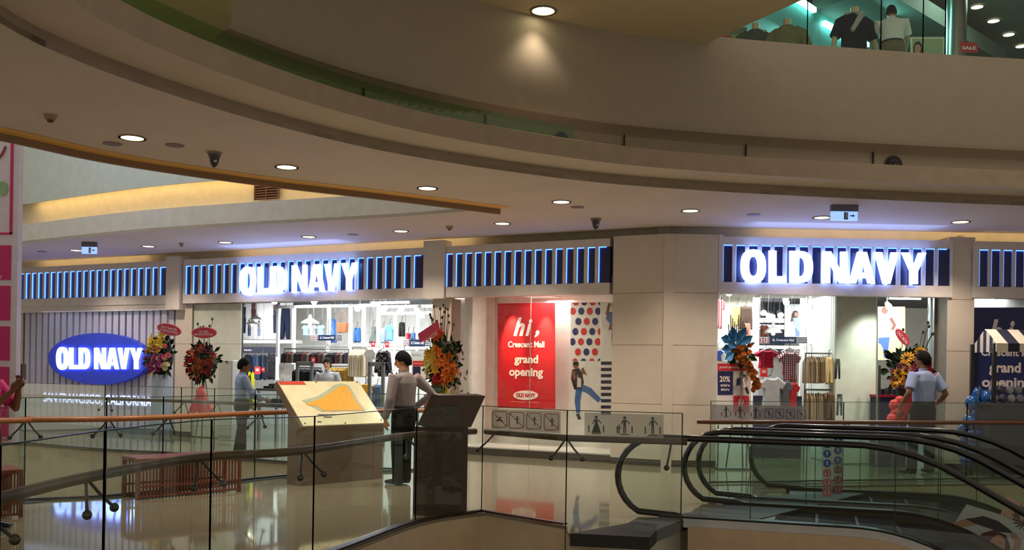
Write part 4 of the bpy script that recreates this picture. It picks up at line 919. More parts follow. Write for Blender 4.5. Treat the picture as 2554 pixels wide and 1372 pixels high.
def bouquet(t, c, rx, ry, rz, spec, nleaf=46, leafcols=('22401f', '35542a', '1a3018'), seed=1, leafL=.17, zmin=-1.0):
    rnd = random.Random(seed); fr = t.fr
    MB().ball(c, rx * .72, ry * .72, rz * .8, 14, 10).part('moss_core', M('1d2b18', .9, bump=.5, var=.3, scale=20), t)
    for i in range(nleaf):
        a = rnd.uniform(0, 2 * PI); e_ = rnd.uniform(-.9, .9); x = math.cos(a) * math.sqrt(1 - e_ * e_); y = -abs(math.sin(a)) * math.sqrt(1 - e_ * e_) * .8 + .15
        p = (c[0] + x * rx * .75, c[1] + y * ry * .8, c[2] + e_ * rz * .75); tiltx = math.atan2(x, e_ + 1e-6)
        put(t, 'leaf', leafmesh(leafL, leafL * .2, leafcols[i % len(leafcols)]), p, (rnd.uniform(-.2, .8), tiltx, rnd.uniform(-.6, .6)), rnd.uniform(.7, 1.25))
    for kind, col, n_, (zx0, zx1, zz0, zz1), sc in spec:
        for i in range(n_):
            for _ in range(40):
                x = rnd.uniform(zx0, zx1); z = rnd.uniform(zz0, zz1)
                if x * x + z * z < 1.02: break
            y = -math.sqrt(max(0.02, 1.05 - x * x - z * z)); p = (c[0] + x * rx, c[1] + y * ry, c[2] + z * rz)
            o = put(t, 'flower', fmesh(kind, col), p, (-z * .7 + rnd.uniform(-.3, .3), rnd.uniform(0, 6), x * .8 + rnd.uniform(-.3, .3)), sc * rnd.uniform(.85, 1.2))
            if kind == 'daisy':
                if 'cen' not in FM: me = MB().ball((0, -.016, 0), .014, .008, .014, 8, 4).mesh(); me.materials.append(M('2a1608', .8)); FM['cen'] = me
                d = bpy.data.objects.new('flower_center', FM['cen']); COL.objects.link(d); d.parent = o
def plaque(t, px, py, w_, h_, y, rot, lines, tilt3=0, col='c8304a'):
    u, z = t.fr.uz(px, py, y); pts = [(u + a * math.cos(rot) - b * math.sin(rot), z + a * math.sin(rot) + b * math.cos(rot)) for a, b in [(w_ / 2 * math.cos(k), h_ / 2 * math.sin(k)) for k in [2 * PI * i / 28 for i in range(28)]]]
    MB().prism(pts, y, y + .008).part('name_plaque', M(col, .5), t)
    p2 = [(u + (a - u) * 1.08, z + (b - z) * 1.12) for a, b in pts]; MB().prism(p2, y + .009, y + .013).part('plaque_border', M('e8a8b8', .5), t)
    text(t, lines, (u - w_ * .40, z - h_ * .27, u + w_ * .40, z + h_ * .27), y - .002, M('f4e6e8', .5), rot=rot, bold=.01)
    MB().tube([(u, y + .02, z), (u, y + .03, z - h_ * 1.4)], .006, 6).part('plaque_stick', M('2c3a20', .7), t)
def stand_legs(t, c, ztop, spread=.22, col='6b5a44'):
    for a in (0.4, 2.5, 4.7): MB().tube([(c[0], c[1], ztop), (c[0] + spread * math.cos(a), c[1] + spread * math.sin(a), 0.0)], .012, 8).part('leg', M(col, .6), t)
def tallstems(t, c, n, h0, h1, seed, top='bud', w_=.12, mt=None):
    rnd = random.Random(seed)
    for i in range(n):
        x = c[0] + rnd.uniform(-w_, w_); h = rnd.uniform(h0, h1); x2 = x + (x - c[0]) * .8
        s_ = MB().tube([(x, c[1], c[2]), ((x + x2) / 2, c[1], c[2] + h * .6), (x2, c[1] + .01, c[2] + h)], .005, 5).part('stem', M('2a3a22', .7), t)
        b_ = MB().ball((x2, c[1], c[2] + h), .022, .022, .028, 8, 5).mesh(t.off, True); o = bpy.data.objects.new('bud', b_); COL.objects.link(o); o.parent = s_; b_.materials.append(mt or M('20281c', .7))
def fcenter(fr, pxc, pyc, y): u, z = fr.uz(pxc, pyc, y); return (u, y, z)
# 1: pink, yellow and white stand before the oval sign
y = -1.1; c = fcenter(FL, 404, 890, y); t = T('flower_stand', 'tall flower stand of yellow and pink blooms partly covering the oval sign', 'flower stand', FL, (c[0], y, 0)); s_ = 118.
bouquet(t, c, .36, .22, .46, [('lily', 'd8c23a', 9, (-.5, .4, .2, .95), 1.3), ('daisy', 'e0b83a', 8, (-.2, .7, .1, .8), 1.3), ('rose', 'e07a8a', 10, (-.95, .95, -.2, .5), 1.2), ('rose', 'b05a98', 14, (-1, .9, -.6, .1), 1.2), ('rose', 'e4d8b0', 8, (-.3, .95, -.8, 0), 1.2), ('rose', 'b8306a', 8, (-.6, .6, -.7, .3), 1.1)], 60, seed=3)
plaque(t, 421, 822, .60, .20, y - .3, -.16, 'CÔNG TY NAM NGUYÊN\nCHÚC MỪNG KHAI TRƯƠNG'); stand_legs(t, c, c[2] - .2)
# drape under it
MB().lathe([(.16, c[2] - .35), (.20, .55), (.26, .25)], (c[0], c[1], 0), 16).part('cloth_drape', M('9aa2ae', .8, bump=.3, bscale=15), t, True)
# 2: dark red stand
y = -1.0; c = fcenter(FL, 510, 905, y); t = T('flower_stand', 'flower stand of dark red and orange blooms with a red bow below', 'flower stand', FL, (c[0], y, 0))
bouquet(t, c, .40, .24, .40, [('lily', '8e2a22', 16, (-.9, .9, -.6, .8), 1.1), ('lily', 'a86a2c', 14, (-.2, .95, -.6, .7), 1.0), ('rose', 'b01e24', 9, (-.9, .4, -.9, .9), 1.1), ('rose', '6a2030', 12, (-.8, .8, -.8, .6), 1.0)], 70, seed=5, leafcols=('22381f', '3a2a1c', '1a2c18'))
plaque(t, 508, 830, .60, .19, y - .3, 0, 'CHÚC MỪNG\nKHAI TRƯƠNG HỒNG PHÁT'); tallstems(t, (c[0], c[1], c[2] + .3), 5, .35, .58, 4); stand_legs(t, c, c[2] - .2)
MB().ball((c[0] + .10, c[1] - .2, c[2] - .55), .10, .06, .09, 10, 8).part('bow_knot', M('d8242c', .5), t, True)
for a, w_ in ((-.16, .12), (.05, .16), (.2, .12)): MB().puff([(c[0] + .1, c[2] - .42), (c[0] + .1 + a - w_, c[2] - .92), (c[0] + .1 + a, c[2] - .98), (c[0] + .1 + a + w_, c[2] - .9)], c[1] - .18 + a * .1, .03).part('bow_ribbon', M('d8242c', .5, bump=.3, bscale=12), t)
# 3: orange and yellow stand behind the dark directory
y = -1.2; c = fcenter(FL, 1110, 905, y); t = T('flower_stand', 'tall stand of orange lilies and yellow orchids behind the dark directory', 'flower stand', FL, (c[0], y, 0))
bouquet(t, c, .30, .24, .46, [('lily', 'e07a24', 18, (-.2, .95, -.7, .5), 1.4), ('lily', 'd8b23a', 14, (-.95, -.1, -.4, .6), 1.2), ('rose', 'e8dfae', 7, (-1, -.4, -.6, 0), 1.3), ('rose', 'c02c38', 6, (-.4, .4, -.8, -.3), 1.3)], 60, seed=8, leafL=.2)
tallstems(t, (c[0] - .05, c[1], c[2] + .2), 16, .4, .78, 9, w_=.14, mt=M('4a3a20', .7))
for a, zz, L_ in ((.5, -.05, 1.9), (.9, -.12, 2.2), (1.3, -.3, 2.0), (1.9, -.4, 1.7)):
    for j in range(7): put(t, 'palm_leaf', leafmesh(.12, .016, '8a7a58'), (c[0] + .16 + math.sin(a) * .06 * j, c[1] - .18, c[2] + zz + math.cos(a) * .06 * j), (.3, a + (.8 if j % 2 else -.8), 0), 1.1)
for j in range(16): put(t, 'leaf', leafmesh(.34, .06, '2c4a20'), (c[0] + (j - 8) * .012, c[1] - .15, c[2] - .32), (.5, PI + (j - 8) * .14, 0), 1)
u, z = FL.uz(1076, 842, y - .3); 
me_pts = [FL.uz(a, b, y - .3) for a, b in [(1042, 833), (1092, 800), (1098, 822), (1047, 856)]]
MB().prism(me_pts, y - .3, y - .295).part('ribbon_banner', M('cc3e58', .5), t)
text(t, 'CHÚC MỪNG KHAI TRƯƠNG\nHỒNG PHÁT THỊNH VƯỢNG', (u - .19, z - .05, u + .14, z + .03), y - .304, M('f4e0e4', .5), rot=.60, bold=.01)
for k in range(4): put(t, 'bird_of_paradise', fmesh('lily', 'e0602a'), (c[0] - .2 + k * .08, c[1] - .2, c[2] + .42 + .05 * (k % 2)), (0, k, 0), 1.5)
stand_legs(t, c, c[2] - .2); MB().lathe([(.05, c[2] - .4), (.13, c[2] - .6), (.15, .35), (.2, 0)], (c[0], c[1], 0), 14).part('pedestal', M('c8b23a', .7, bump=.4, var=.3), t, True)
# 4: blue leaves and orange crescent by the right opening
y = -0.35; c = fcenter(FR, 1848, 885, y); t = T('flower_stand', 'flower stand with bright blue leaves and a curved trail of orange blooms', 'flower stand', FR, (c[0], y, 0))
bouquet(t, (c[0] - .02, y, c[2] + .05), .20, .16, .18, [('rose', 'c8702a', 10, (-.4, 1, -1, .6), .8)], 20, seed=11)
for k in range(70):
    a = -.4 + 1.7 * k / 69; px_ = 1850 + 36 * math.sin(a * 1.25) + random.uniform(-9, 9); py_ = 862 + k / 69 * 112; uu, zz = FR.uz(px_, py_, y - .1)
    put(t, 'flower', fmesh('rose', ('b8662a', 'c88a3a', '8e4a20')[k % 3]), (uu, y - .1 + random.uniform(-.04, .03), zz), (random.uniform(-.5, .5), random.uniform(0, 6), random.uniform(-.5, .5)), .85)
for px_, py_, a in ((1838, 868, -1.1), (1830, 850, -.3), (1842, 850, .4), (1828, 868, -1.7), (1834, 858, -.8), (1840, 862, -.1), (1826, 850, -1.4), (1845, 860, .9), (1832, 880, -2.1)):
    uu, zz = FR.uz(px_, py_, y - .2); put(t, 'blue_leaf', leafmesh(.24, .07, '2a6ea0'), (uu, y - .2, zz), (.2, a, .2), 1)
for k in range(9):
    uu, zz = FR.uz(1820 + k * 4.2, 845, y - .05); MB().tube([(uu, y - .05, zz), (uu + (k - 4) * .006, y - .05, zz + .22 + .05 * ((k * 7) % 4))], .007, 6).part('twig', M('3a2a20', .7), t)
stand_legs(t, c, c[2] - .1)
# 5: green stand with yellow daisies behind the guard
y = 0.0; c = fcenter(FR, 2262, 918, y); t = T('flower_stand', 'wide green flower stand with yellow daisies behind the tall guard', 'flower stand', FR, (c[0], y, 0))
bouquet(t, c, .38, .24, .36, [('daisy', 'e0a82c', 16, (-1, .3, -.9, .5), 1.5), ('rose', 'a86a86', 14, (-.9, .6, -.9, .1), 1.1), ('daisy', 'e0a82c', 3, (.2, .7, .3, .8), 1.4), ('rose', 'b0242c', 7, (-.1, .8, -.3, .4), 1.5)], 70, seed=14, leafcols=('2c4630', '45603e', '1e3020'))
plaque(t, 2252, 841, .30, .13, y - .25, -.85, 'CHÚC MỪNG'); tallstems(t, (c[0] + .1, c[1], c[2] + .25), 6, .30, .48, 15, w_=.18)
u, z = FR.uz(2240, 1015, y - .4)
for k, (px_, py_, r_) in enumerate(((2232, 1010, .10), (2245, 1000, .09), (2240, 1028, .12), (2228, 1045, .11), (2250, 1040, .10))):
    uu, zz = FR.uz(px_, py_, y - .45); MB().ball((uu, y - .45, zz), r_, r_ * .7, r_ * .9, 8, 6).part('red_bow', M('c83a34', .5, bump=.4, bscale=10), t)
MB().puff([FR.uz(a, b, y - .55) for a, b in [(2268, 965), (2290, 960), (2282, 1010), (2262, 1040), (2250, 1020)]], y - .5, .03).part('bow_ribbon', M('c83a34', .5), t)
stand_legs(t, c, c[2] - .2); MB().lathe([(.17, c[2] - .32), (.14, c[2] - .55), (.1, c[2] - .7)], (c[0], c[1], 0), 14).part('basket', M('1a221c', .7, bump=.5), t, True)
# ================================================================== SHOP WINDOW WITH THE RED POSTER
WT = M('f2ece6', .5)
t = T('window_1', fr=FL, at3=(FL.u(1330), 0, 0), kind='structure')
for a, b in ((1128, 1323), (1323.6, 1531)):
    ua, ub = FL.u(a), FL.u(b); MB().add([(ua, 0, .12), (ub, 0, .12), (ub, 0, 2.75), (ua, 0, 2.75)], [(0, 1, 2, 3)]).part('pane', glass((.96, .97, .96), .03, .35), t)
u = FL.u(1323.3); MB().box(u - .004, u + .004, -.004, .004, .12, 2.75).part('pane_joint', M('b8b4a8', .3), t)
MB().box(FL.u(1126), FL.u(1533), -.03, .05, .0, .12).part('sill', M('4b453f', .4), t)
# inner side wall panels of the window room
t = T('wall_window_side', fr=FL, at3=(FL.u(1128), .1, 0), kind='structure')
for z0, z1 in ((.12, .98), (.985, 1.92), (1.925, 2.84)): MB().box(FL.u(1128, .9), FL.u(1232, .98), .98, 1.0, z0, z1).part('panel', M('e0c8c0', .4), t)
MB().box(FL.u(1126) + .0, FL.u(1534), .02, 1.1, 0.12, .14).part('plinth', WT, t)
y = .55
t = T('wall_poster', 'large red poster with white lettering hanging in the shop window', 'poster', FL, (FL.u(1312, y), y, .3))
flat(t, 'sheet', y, [(1241, 757), (1384, 755), (1385, 1020), (1241, 1017)], M('cf1f2a', .45), .006)
LW = M('fbeeea', .5)
def tx(t, s_, px0, py0, px1, py1, y_, mt=LW, **k): return text(t, s_, pbox(t.fr, px0, py0, px1, py1, y_), y_, mt, **k)
tx(t, 'h', 1281, 792, 1309, 838, y - .004, bold=.035, shear=.32); tx(t, 'i', 1311, 796, 1327, 838, y - .004, bold=.035, shear=.32); tx(t, ',', 1333, 824, 1345, 842, y - .004, bold=.04, shear=.3)
tx(t, 'Crescent Mall', 1267, 851, 1358, 867, y - .004, bold=.03); tx(t, 'grand', 1283, 885, 1342, 913, y - .004, bold=.035); tx(t, 'opening', 1270, 917, 1354, 946, y - .004, bold=.035)
flat(t, 'oval_logo', y - .004, ell(1311, 986, 31, 12, 26), LW); tx(t, 'OLD NAVY', 1287, 980, 1335, 992, y - .006, M('c8202c', .5), bold=.05)
tx(t, 'SAN FRANCISCO, CALIFORNIA', 1276, 1001, 1346, 1005, y - .004, bold=.01)
t = T('wall_poster', 'white poster of red and navy dots with a kicking man printed below', 'poster', FL, (FL.u(1460, y), y, .3))
flat(t, 'sheet', y, [(1423, 754), (1497.5, 753), (1497.5, 1050), (1423, 1046)], M('efece6', .5), .006)
cols = (M('d8302a', .5), M('2a2f66', .5), M('2c3f3a', .5))
def clipdot(cx, cy, rx, ry, x0, y0, x1, y1): return [(min(max(a, x0), x1), min(max(b, y0), y1)) for a, b in ell(cx, cy, rx, ry, 18)]
for r_ in range(7):
    cy = 751 + r_ * 25.4 if r_ else 753
    for k in range(4):
        cx = 1448 + k * 21 + (-7 * r_) % 21 - 21 * (1 if r_ in (3, 6) else 1) + 0; cx = 1422 + ((k * 21 + 14 - r_ * 7.3) % 84)
        if cx > 1499 or cx < 1421: continue
        flat(t, 'dot', y - .003, clipdot(cx, cy, 7.6, 9.2, 1423, 755, 1497, 900), cols[(k + r_ * 2) % 2], .001)
def figure_print(t, y, head, torso, legs, arms, shirt, trous, hairc='15100e', skin='8a5a40'):
    hx, hy, hr = head; flat(t, 'printed_head', y - .004, ell(hx, hy, hr * .8, hr, 14), M(skin, .6), .001); flat(t, 'printed_hair', y - .0055, ell(hx, hy - hr * .5, hr * .85, hr * .6, 12), M(hairc, .6), .001)
    flat(t, 'printed_top', y - .0045, torso, M(shirt, .6), .001)
    for l in legs: flat(t, 'printed_trousers', y - .0035, limb(*l), M(trous, .6), .001)
    for a in arms: flat(t, 'printed_arm', y - .006, limb(*a), M(skin, .6), .001)
figure_print(t, y, (1436, 911, 9), [(1427, 922), (1444, 918), (1452, 930), (1456, 955), (1450, 968), (1432, 972), (1424, 945)], [((1445, 965, 8), (1440, 1000, 7), (1442, 1030, 5)), ((1447, 965, 8), (1470, 975, 8), (1496, 1000, 6))], [((1430, 925, 4), (1433, 945, 4), (1442, 935, 3)), ((1450, 925, 4), (1460, 935, 4), (1452, 918, 3))], '2b1c24', '3f6ea8')
flat(t, 'printed_shirt', y - .0055, [(1440, 940), (1450, 945), (1449, 966), (1439, 966)], M('d8d4d0', .6), .001); flat(t, 'printed_shoe', y - .0055, limb((1440, 1032, 4), (1446, 1046, 4)), M('2a2622', .6), .001)
t = T('wall_poster', 'narrow poster with a cut-off jumping figure above navy and white bars', 'poster', FL, (FL.u(1515, y), y, .3))
flat(t, 'sheet', y, [(1498.5, 753), (1540, 753), (1540, 1052), (1498.5, 1050)], M('efece6', .5), .006)
for k in range(9): flat(t, 'bar', y - .003, [(1498.8, 902 + k * 15.6), (1540, 902 + k * 15.6), (1540, 910 + k * 15.6), (1498.8, 910 + k * 15.6)], M('20203c', .5), .001)
figure_print(t, y, (1533, 765, 8), [(1514, 780), (1536, 776), (1538, 812), (1520, 806), (1511, 796)], [((1532, 810, 5), (1531, 840, 6), (1532, 880, 5))], [((1514, 785, 4), (1517, 768, 3), (1520, 757, 3)), ((1524, 808, 3), (1520, 822, 3), (1530, 818, 3))], '5a7aa8', '2c2420')

# ================================================================== GARMENTS AND SHOP FITTINGS
OUTL = {'tee': [(.30, 1), (.38, .95), (.62, .95), (.70, 1), (.98, .80), (.88, .62), (.78, .68), (.76, .3), (.80, 0), (.5, .02), (.20, 0), (.24, .3), (.22, .68), (.12, .62), (.02, .80)],
 'long': [(.32, 1), (.40, .96), (.60, .96), (.68, 1), (.88, .88), (1, .15), (.88, .12), (.78, .62), (.78, 0), (.22, 0), (.22, .62), (.12, .12), (0, .15), (.12, .88)],
 'pants': [(.12, 1), (.88, 1), (.95, .7), (1, 0), (.66, 0), (.5, .72), (.34, 0), (0, 0), (.05, .7)], 'shorts': [(.1, 1), (.9, 1), (1, 0), (.56, .02), (.5, .45), (.44, .02), (0, 0)],
 'dress': [(.34, 1), (.42, .93), (.58, .93), (.66, 1), (.72, .7), (.68, .55), (.85, .25), (1, 0), (.5, .03), (0, 0), (.15, .25), (.32, .55), (.28, .7)],
 'overall': [(.2, 1), (.3, 1), (.32, .85), (.68, .85), (.7, 1), (.8, 1), (.85, .6), (.9, 0), (.58, 0), (.5, .4), (.42, 0), (.1, 0), (.15, .6)],
 'fold': [(0, .1), (.08, 0), (.92, 0), (1, .1), (1, .9), (.9, 1), (.1, 1), (0, .9)]}
ORD = 'first second third fourth fifth sixth seventh eighth ninth tenth eleventh twelfth thirteenth fourteenth fifteenth sixteenth seventeenth eighteenth nineteenth twentieth twenty-first twenty-second twenty-third twenty-fourth'.split()
def hangw(fr, u0, u1, y, z):
    p = list(COL.objects)[-1]
    for uu in (u0 + .08, u1 - .08):
        m = MB().tube([(uu, y, z + .03), (uu, y, 3.02)], .004, 5).mesh(((u0 + u1) / 2, p_y(fr, p), p.location.z)); m.materials.append(STEEL); o = bpy.data.objects.new('hanging_rod', m); COL.objects.link(o); o.parent = p
def p_y(fr, p): return fr.loc(p.location)[1]
def cm(c): return M(c, .85, var=.12, scale=8, bump=.25, bscale=9, spec=.2)
def garment(fr, kind, px, y, mt, label, cat='clothing', group=None, name=None, d=.05, hang=True):
    u0, z0, u1, z1 = pbox(fr, px[0], px[1], px[2], px[3], y); pts = [(u0 + a * (u1 - u0), z0 + b * (z1 - z0)) for a, b in OUTL[kind]]
    nm = name or {'tee': 'hanging_shirt', 'long': 'hanging_shirt', 'pants': 'hanging_trousers', 'shorts': 'hanging_shorts', 'dress': 'hanging_dress', 'overall': 'dungarees', 'fold': 'folded_clothes'}[kind]
    o = MB().puff(pts, y, d, .84).top(nm, mt if not isinstance(mt, str) else cm(mt), fr, ((u0 + u1) / 2, y, z0), label, cat, group)
    if hang:
        cx = (u0 + u1) / 2; w_ = (u1 - u0) * .3; hm = MB().tube([(cx - w_, y, z1 - .03), (cx, y, z1 + .03), (cx, y, z1 + .10), (cx + .03, y, z1 + .12)], .006, 5).mesh(((u0 + u1) / 2, y, z0))
        if fr in (FL, FR) and z1 < 2.95: mm = MB(); mm.tube([(cx + .03, y, z1 + .12), (cx + .03, y, 3.02)], .0025, 4); v2 = mm.mesh(((u0 + u1) / 2, y, z0)); v2.materials.append(STEEL); l_ = bpy.data.objects.new('hanging_line', v2); COL.objects.link(l_); l_.parent = o
        hm.materials.append(M('3a3632', .5)); h_ = bpy.data.objects.new('hanger', hm); COL.objects.link(h_); h_.parent = o
    return o
def rack(fr, label, pxa, pxb, pyt, y, glabel, gcat, cols_, pxpy, n, group, legs=True, dz=.0):
    """rail with garments hung side-on; pxpy = (top,bottom) pixel rows"""
    ua, zt = fr.uz(pxa, pyt, y); ub, _ = fr.uz(pxb, pyt, y)
    t = T('clothes_rail', label, 'clothes rail', fr, ((ua + ub) / 2, y, 0))
    MB().tube([(ua, y, zt), (ub, y, zt)], .014, 8).part('rail', STEEL, t)
    for uu in (ua, ub): MB().tube([(uu, y, zt), (uu, y + .05, 0)] if legs else [(uu, y, zt), (uu, y + .4, zt)], .012, 8).part('upright', STEEL, t)
    zb = fr.uz(pxa, pxpy[1], y)[1]; z1 = fr.uz(pxa, pxpy[0], y)[1]; st = (ub - ua) / n; protos = {}
    for k in range(n):
        c = cols_[k % len(cols_)]
        if c not in protos:
            m = MB(); hgt = z1 - zb; w_ = st * .46
            for yy in (-.17, .0, .17): pass
            vv = [(-w_, -.14, 0), (w_, -.14, .01), (w_ * 1.05, .14, .0), (-w_ * 1.05, .14, 0), (-w_ * .9, -.13, hgt * .8), (w_ * .9, -.13, hgt * .8), (w_, .13, hgt * .8), (-w_, .13, hgt * .8), (-w_ * .3, -.05, hgt), (w_ * .3, -.05, hgt), (w_ * .3, .05, hgt), (-w_ * .3, .05, hgt), ]
            m.add(vv, [(3, 2, 1, 0), (0, 1, 5, 4), (1, 2, 6, 5), (2, 3, 7, 6), (3, 0, 4, 7), (4, 5, 9, 8), (5, 6, 10, 9), (6, 7, 11, 10), (7, 4, 8, 11), (8, 9, 10, 11)])
            me = m.mesh(); me.materials.append(cm(c) if isinstance(c, str) else c); protos[c] = me
            hk = MB().tube([(0, 0, z1 - zb), (0, 0, zt - zb + .01)], .004, 4).mesh(); hk.materials.append(STEEL); protos[(c, 'h')] = hk
        o = bpy.data.objects.new(gcat, protos[c]); COL.objects.link(o); o.location = fr.world(ua + st * (k + .5), y, zb - random.uniform(0, .02)); o.rotation_euler = (0, 0, fr.a + random.uniform(-.2, .2))
        tag(o, '%s, %s from the left' % (glabel, ORD[k]), 'clothing', group); h_ = bpy.data.objects.new('hanger', protos[(c, 'h')]); COL.objects.link(h_); h_.parent = o
    return t
def upright_frame(fr, name, label, posts, bars, y, th=.05, cat='shelf unit', mt=None):
    """posts: (px, pytop, pybot) ; bars: (pxa, pxb, py)"""
    us = [fr.uz(p[0], p[1], y) for p in posts]; t = T(name, label, cat, fr, (us[0][0], y, 0)); mt = mt or SHOPW
    for (px, a, b), (u, z) in zip(posts, us): MB().box(u - th / 2, u + th / 2, y - .03, y + .03, max(0, fr.uz(px, b, y)[1]), z).part('post', mt, t)
    for pa_, pb_, py in bars:
        u0, z = fr.uz(pa_, py, y); u1, _ = fr.uz(pb_, py, y); MB().box(u0, u1, y - .03, y + .03, z - .03, z + .03).part('crossbar', mt, t)
    return t
def X(cx, cy): return (560 + cx / 3.048, 620 + cy / 3.048)      # position read in the enlarged left opening
def XB(a, b, c, d): p, q = X(a, b), X(c, d); return (p[0], p[1], q[0], q[1])
yb = 3.3
# wall poster of people in denim
t = T('wall_poster', 'wide white wall print of people in dark denim in the left shop', 'poster', FL, (FL.u(660, yb), yb, 1.9))
a = XB(100, 408, 520, 690); flat(t, 'sheet', yb, [(a[0], a[1]), (a[2], a[1]), (a[2], a[3]), (a[0], a[3])], M('f4f4f2', .5), .006)
def fp(cx, cy, s_, top_, tr, dark=False): x, y_ = X(cx, cy); figure_print(t, yb, (x, y_ - s_ * .5, s_ * .07), [(x - s_ * .1, y_ - s_ * .42), (x + s_ * .1, y_ - s_ * .42), (x + s_ * .08, y_ - s_ * .05), (x - s_ * .08, y_ - s_ * .05)], [((x - s_ * .04, y_ - s_ * .05, s_ * .06), (x - s_ * .05, y_ + s_ * .45, s_ * .035)), ((x + s_ * .04, y_ - s_ * .05, s_ * .06), (x + s_ * .05, y_ + s_ * .45, s_ * .035))], [((x - s_ * .1, y_ - s_ * .4, s_ * .025), (x + s_ * .02, y_ - s_ * .12, s_ * .025))], top_, tr)
fp(140, 540, 76, '2c3550', '232c4a'); fp(220, 470, 60, '6a3a34', '5a2e2c'); fp(188, 610, 40, '3a4668', '2a3658'); fp(262, 615, 38, 'a8b6cc', '8aa0c4'); fp(395, 520, 90, '2a3554', '232c48')
garment(FL, 'pants', XB(425, 445, 500, 690), yb - .08, '232a40', 'dark blue jeans hung flat on the upper wall of the left shop', d=.03)
# ceiling lamps of the left shop
def dome_lamp(fr, px, py, w_, y, label, flat_=.35, mt=None, group=None):
    u, z = fr.uz(px, py, y); t = T('pendant_lamp', label, 'lamp', fr, (u, y, z), group); r = w_ / 2
    MB().lathe([(r, 0), (r * .93, r * flat_ * .5), (r * .6, r * flat_), (r * .22, r * flat_ * 1.5), (r * .15, r * flat_ * 2.4), (.01, r * flat_ * 2.5)], (u, y, z), 20).part('lamp_shade', mt or M('e8e6e0', .4), t, True)
    MB().ball((u, y, z - .01), .04, n=10, m=6).part('bulb', M('fff6dc', .5, em='fff2d0', es=8), t, True)
    MB().tube([(u, y, z + r * flat_ * 2.3), (u, y, 3.0)], .006, 6).part('cord', BLACK, t); return t
dome_lamp(FL, *X(240, 540), .30, 2.6, 'left of two small white dome lamps before the denim print'); dome_lamp(FL, *X(212, 575), .28, 2.4, 'lower small white dome lamp before the denim print')
dome_lamp(FL, *X(650, 572), .42, 2.2, 'wide flat grey dome lamp over the pale shirts', .4, M('9aa098', .4)); dome_lamp(FL, *X(785, 765), .14, 1.8, 'tiny dome lamp over the dark trousers rail')
def spotlamp(fr, px, py, y, label, r=.07):
    u, z = fr.uz(px, py, y); t = T('track_spotlight', label, 'lamp', fr, (u, y, z), 'shop track spotlights')
    MB().tube([(u, y + .12, z + .08), (u, y, z)], [r * .7, r], 12).part('housing', WHITE, t, True); MB().ball((u, y - .01, z), r * .85, n=10, m=6).part('lens', M('ffffff', .4, em='f4f8ff', es=9), t, True)
    MB().tube([(u, y + .1, z + .07), (u, y + .1, 3.02)], .008, 6).part('stem', STEEL, t)
oo = ['leftmost', 'second', 'third', 'fourth', 'fifth', 'sixth', 'seventh']
for k, (cx, cy) in enumerate(((380, 405), (680, 405), (1010, 458), (1205, 468), (1330, 482), (1463, 468), (1500, 508))): spotlamp(FL, *X(cx, cy), 2.0 + .1 * k, 'white track spotlight glowing in the left shop, %s from the left' % oo[k])
for k, (a_, b_, y2, cy) in enumerate(((780, 1170, 2.2, 392), (1110, 1390, 2.5, 422), (1180, 1570, 2.9, 452))):
    u0, z = FL.uz(*X(a_, cy), y2); u1, _ = FL.uz(*X(b_, cy), y2); MB().box(u0, u1, y2, y2 + .08, z, z + .05).top('strip_light', M('ffffff', .4, em='f0f6ff', es=4), FL, ((u0 + u1) / 2, y2, z), 'white ceiling strip light in the left shop, %s from the front' % ('first', 'second', 'third')[k], 'lamp'); hangw(FL, u0, u1, y2 + .03, z)
# shelf frames
P_ = [(*X(410, 430), X(0, 1000)[1]), (*X(530, 440), X(0, 1000)[1]), (*X(795, 440), X(0, 730)[1]), (*X(960, 420), X(0, 1000)[1]), (*X(1060, 440), X(0, 725)[1]), (*X(1172, 440), X(0, 725)[1])]
upright_frame(FL, 'shelf_frame', 'white upright display frames across the left shop', [(a, b, c) for a, b, c in P_], [(X(405, 0)[0], X(1180, 0)[0], X(0, 445)[1])], 1.9, .06)
upright_frame(FL, 'shelf_frame', 'white display frame at the right end of the left shop', [(*X(1300, 500), 1040), (*X(1470, 490), 1040)], [(X(1200, 0)[0], X(1570, 0)[0], X(0, 495)[1])], 2.4, .05)
def shelf(fr, a, b, py, y, label, th=.04, dep=.35, mt=None):
    u0, z = fr.uz(a, py, y); u1, _ = fr.uz(b, py, y); MB().box(u0, u1, y, y + dep, z - th, z, .005).top('wall_shelf', mt or SHOPW, fr, ((u0 + u1) / 2, y + dep / 2, z - th), label, 'shelf')
shelf(FL, X(105, 0)[0], X(520, 0)[0], X(0, 695)[1], 2.95, 'white lit shelf under the denim print', .08)
shelf(FL, X(520, 0)[0], X(960, 0)[0], X(0, 735)[1], 2.6, 'long grey shelf under the pale shirts', .04, .4, M('7c817c', .5)); shelf(FL, X(965, 0)[0], X(1300, 0)[0], X(0, 730)[1], 2.6, 'white shelf under the blue clothes', .04)
shelf(FL, X(1240, 0)[0], X(1570, 0)[0], X(0, 760)[1], 2.4, 'grey shelf at the right end of the left shop', .04, .35, M('8a8e8c', .5))
for k, (a_, b_, c) in enumerate(((590, 660, 'a9c0cc'), (640, 700, 'c8d2d4'), (700, 768, '9fb6c8'))): garment(FL, 'tee', XB(a_, 580, b_, 668), 2.9, c, ('pale blue shirt, left of three above the grey shelf', 'off-white shirt, middle of three above the grey shelf', 'light denim shirt, right of three above the grey shelf')[k])
garment(FL, 'dress', XB(808, 530, 850, 720), 2.5, '41649c', 'blue denim dress hanging beside the brown tote bag')
u0, z0, u1, z1 = pbox(FL, *XB(860, 565, 935, 640), 2.3); t = T('tote_bag', 'brown leather tote bag hanging high in the left shop', 'bag', FL, ((u0 + u1) / 2, 2.3, z0))
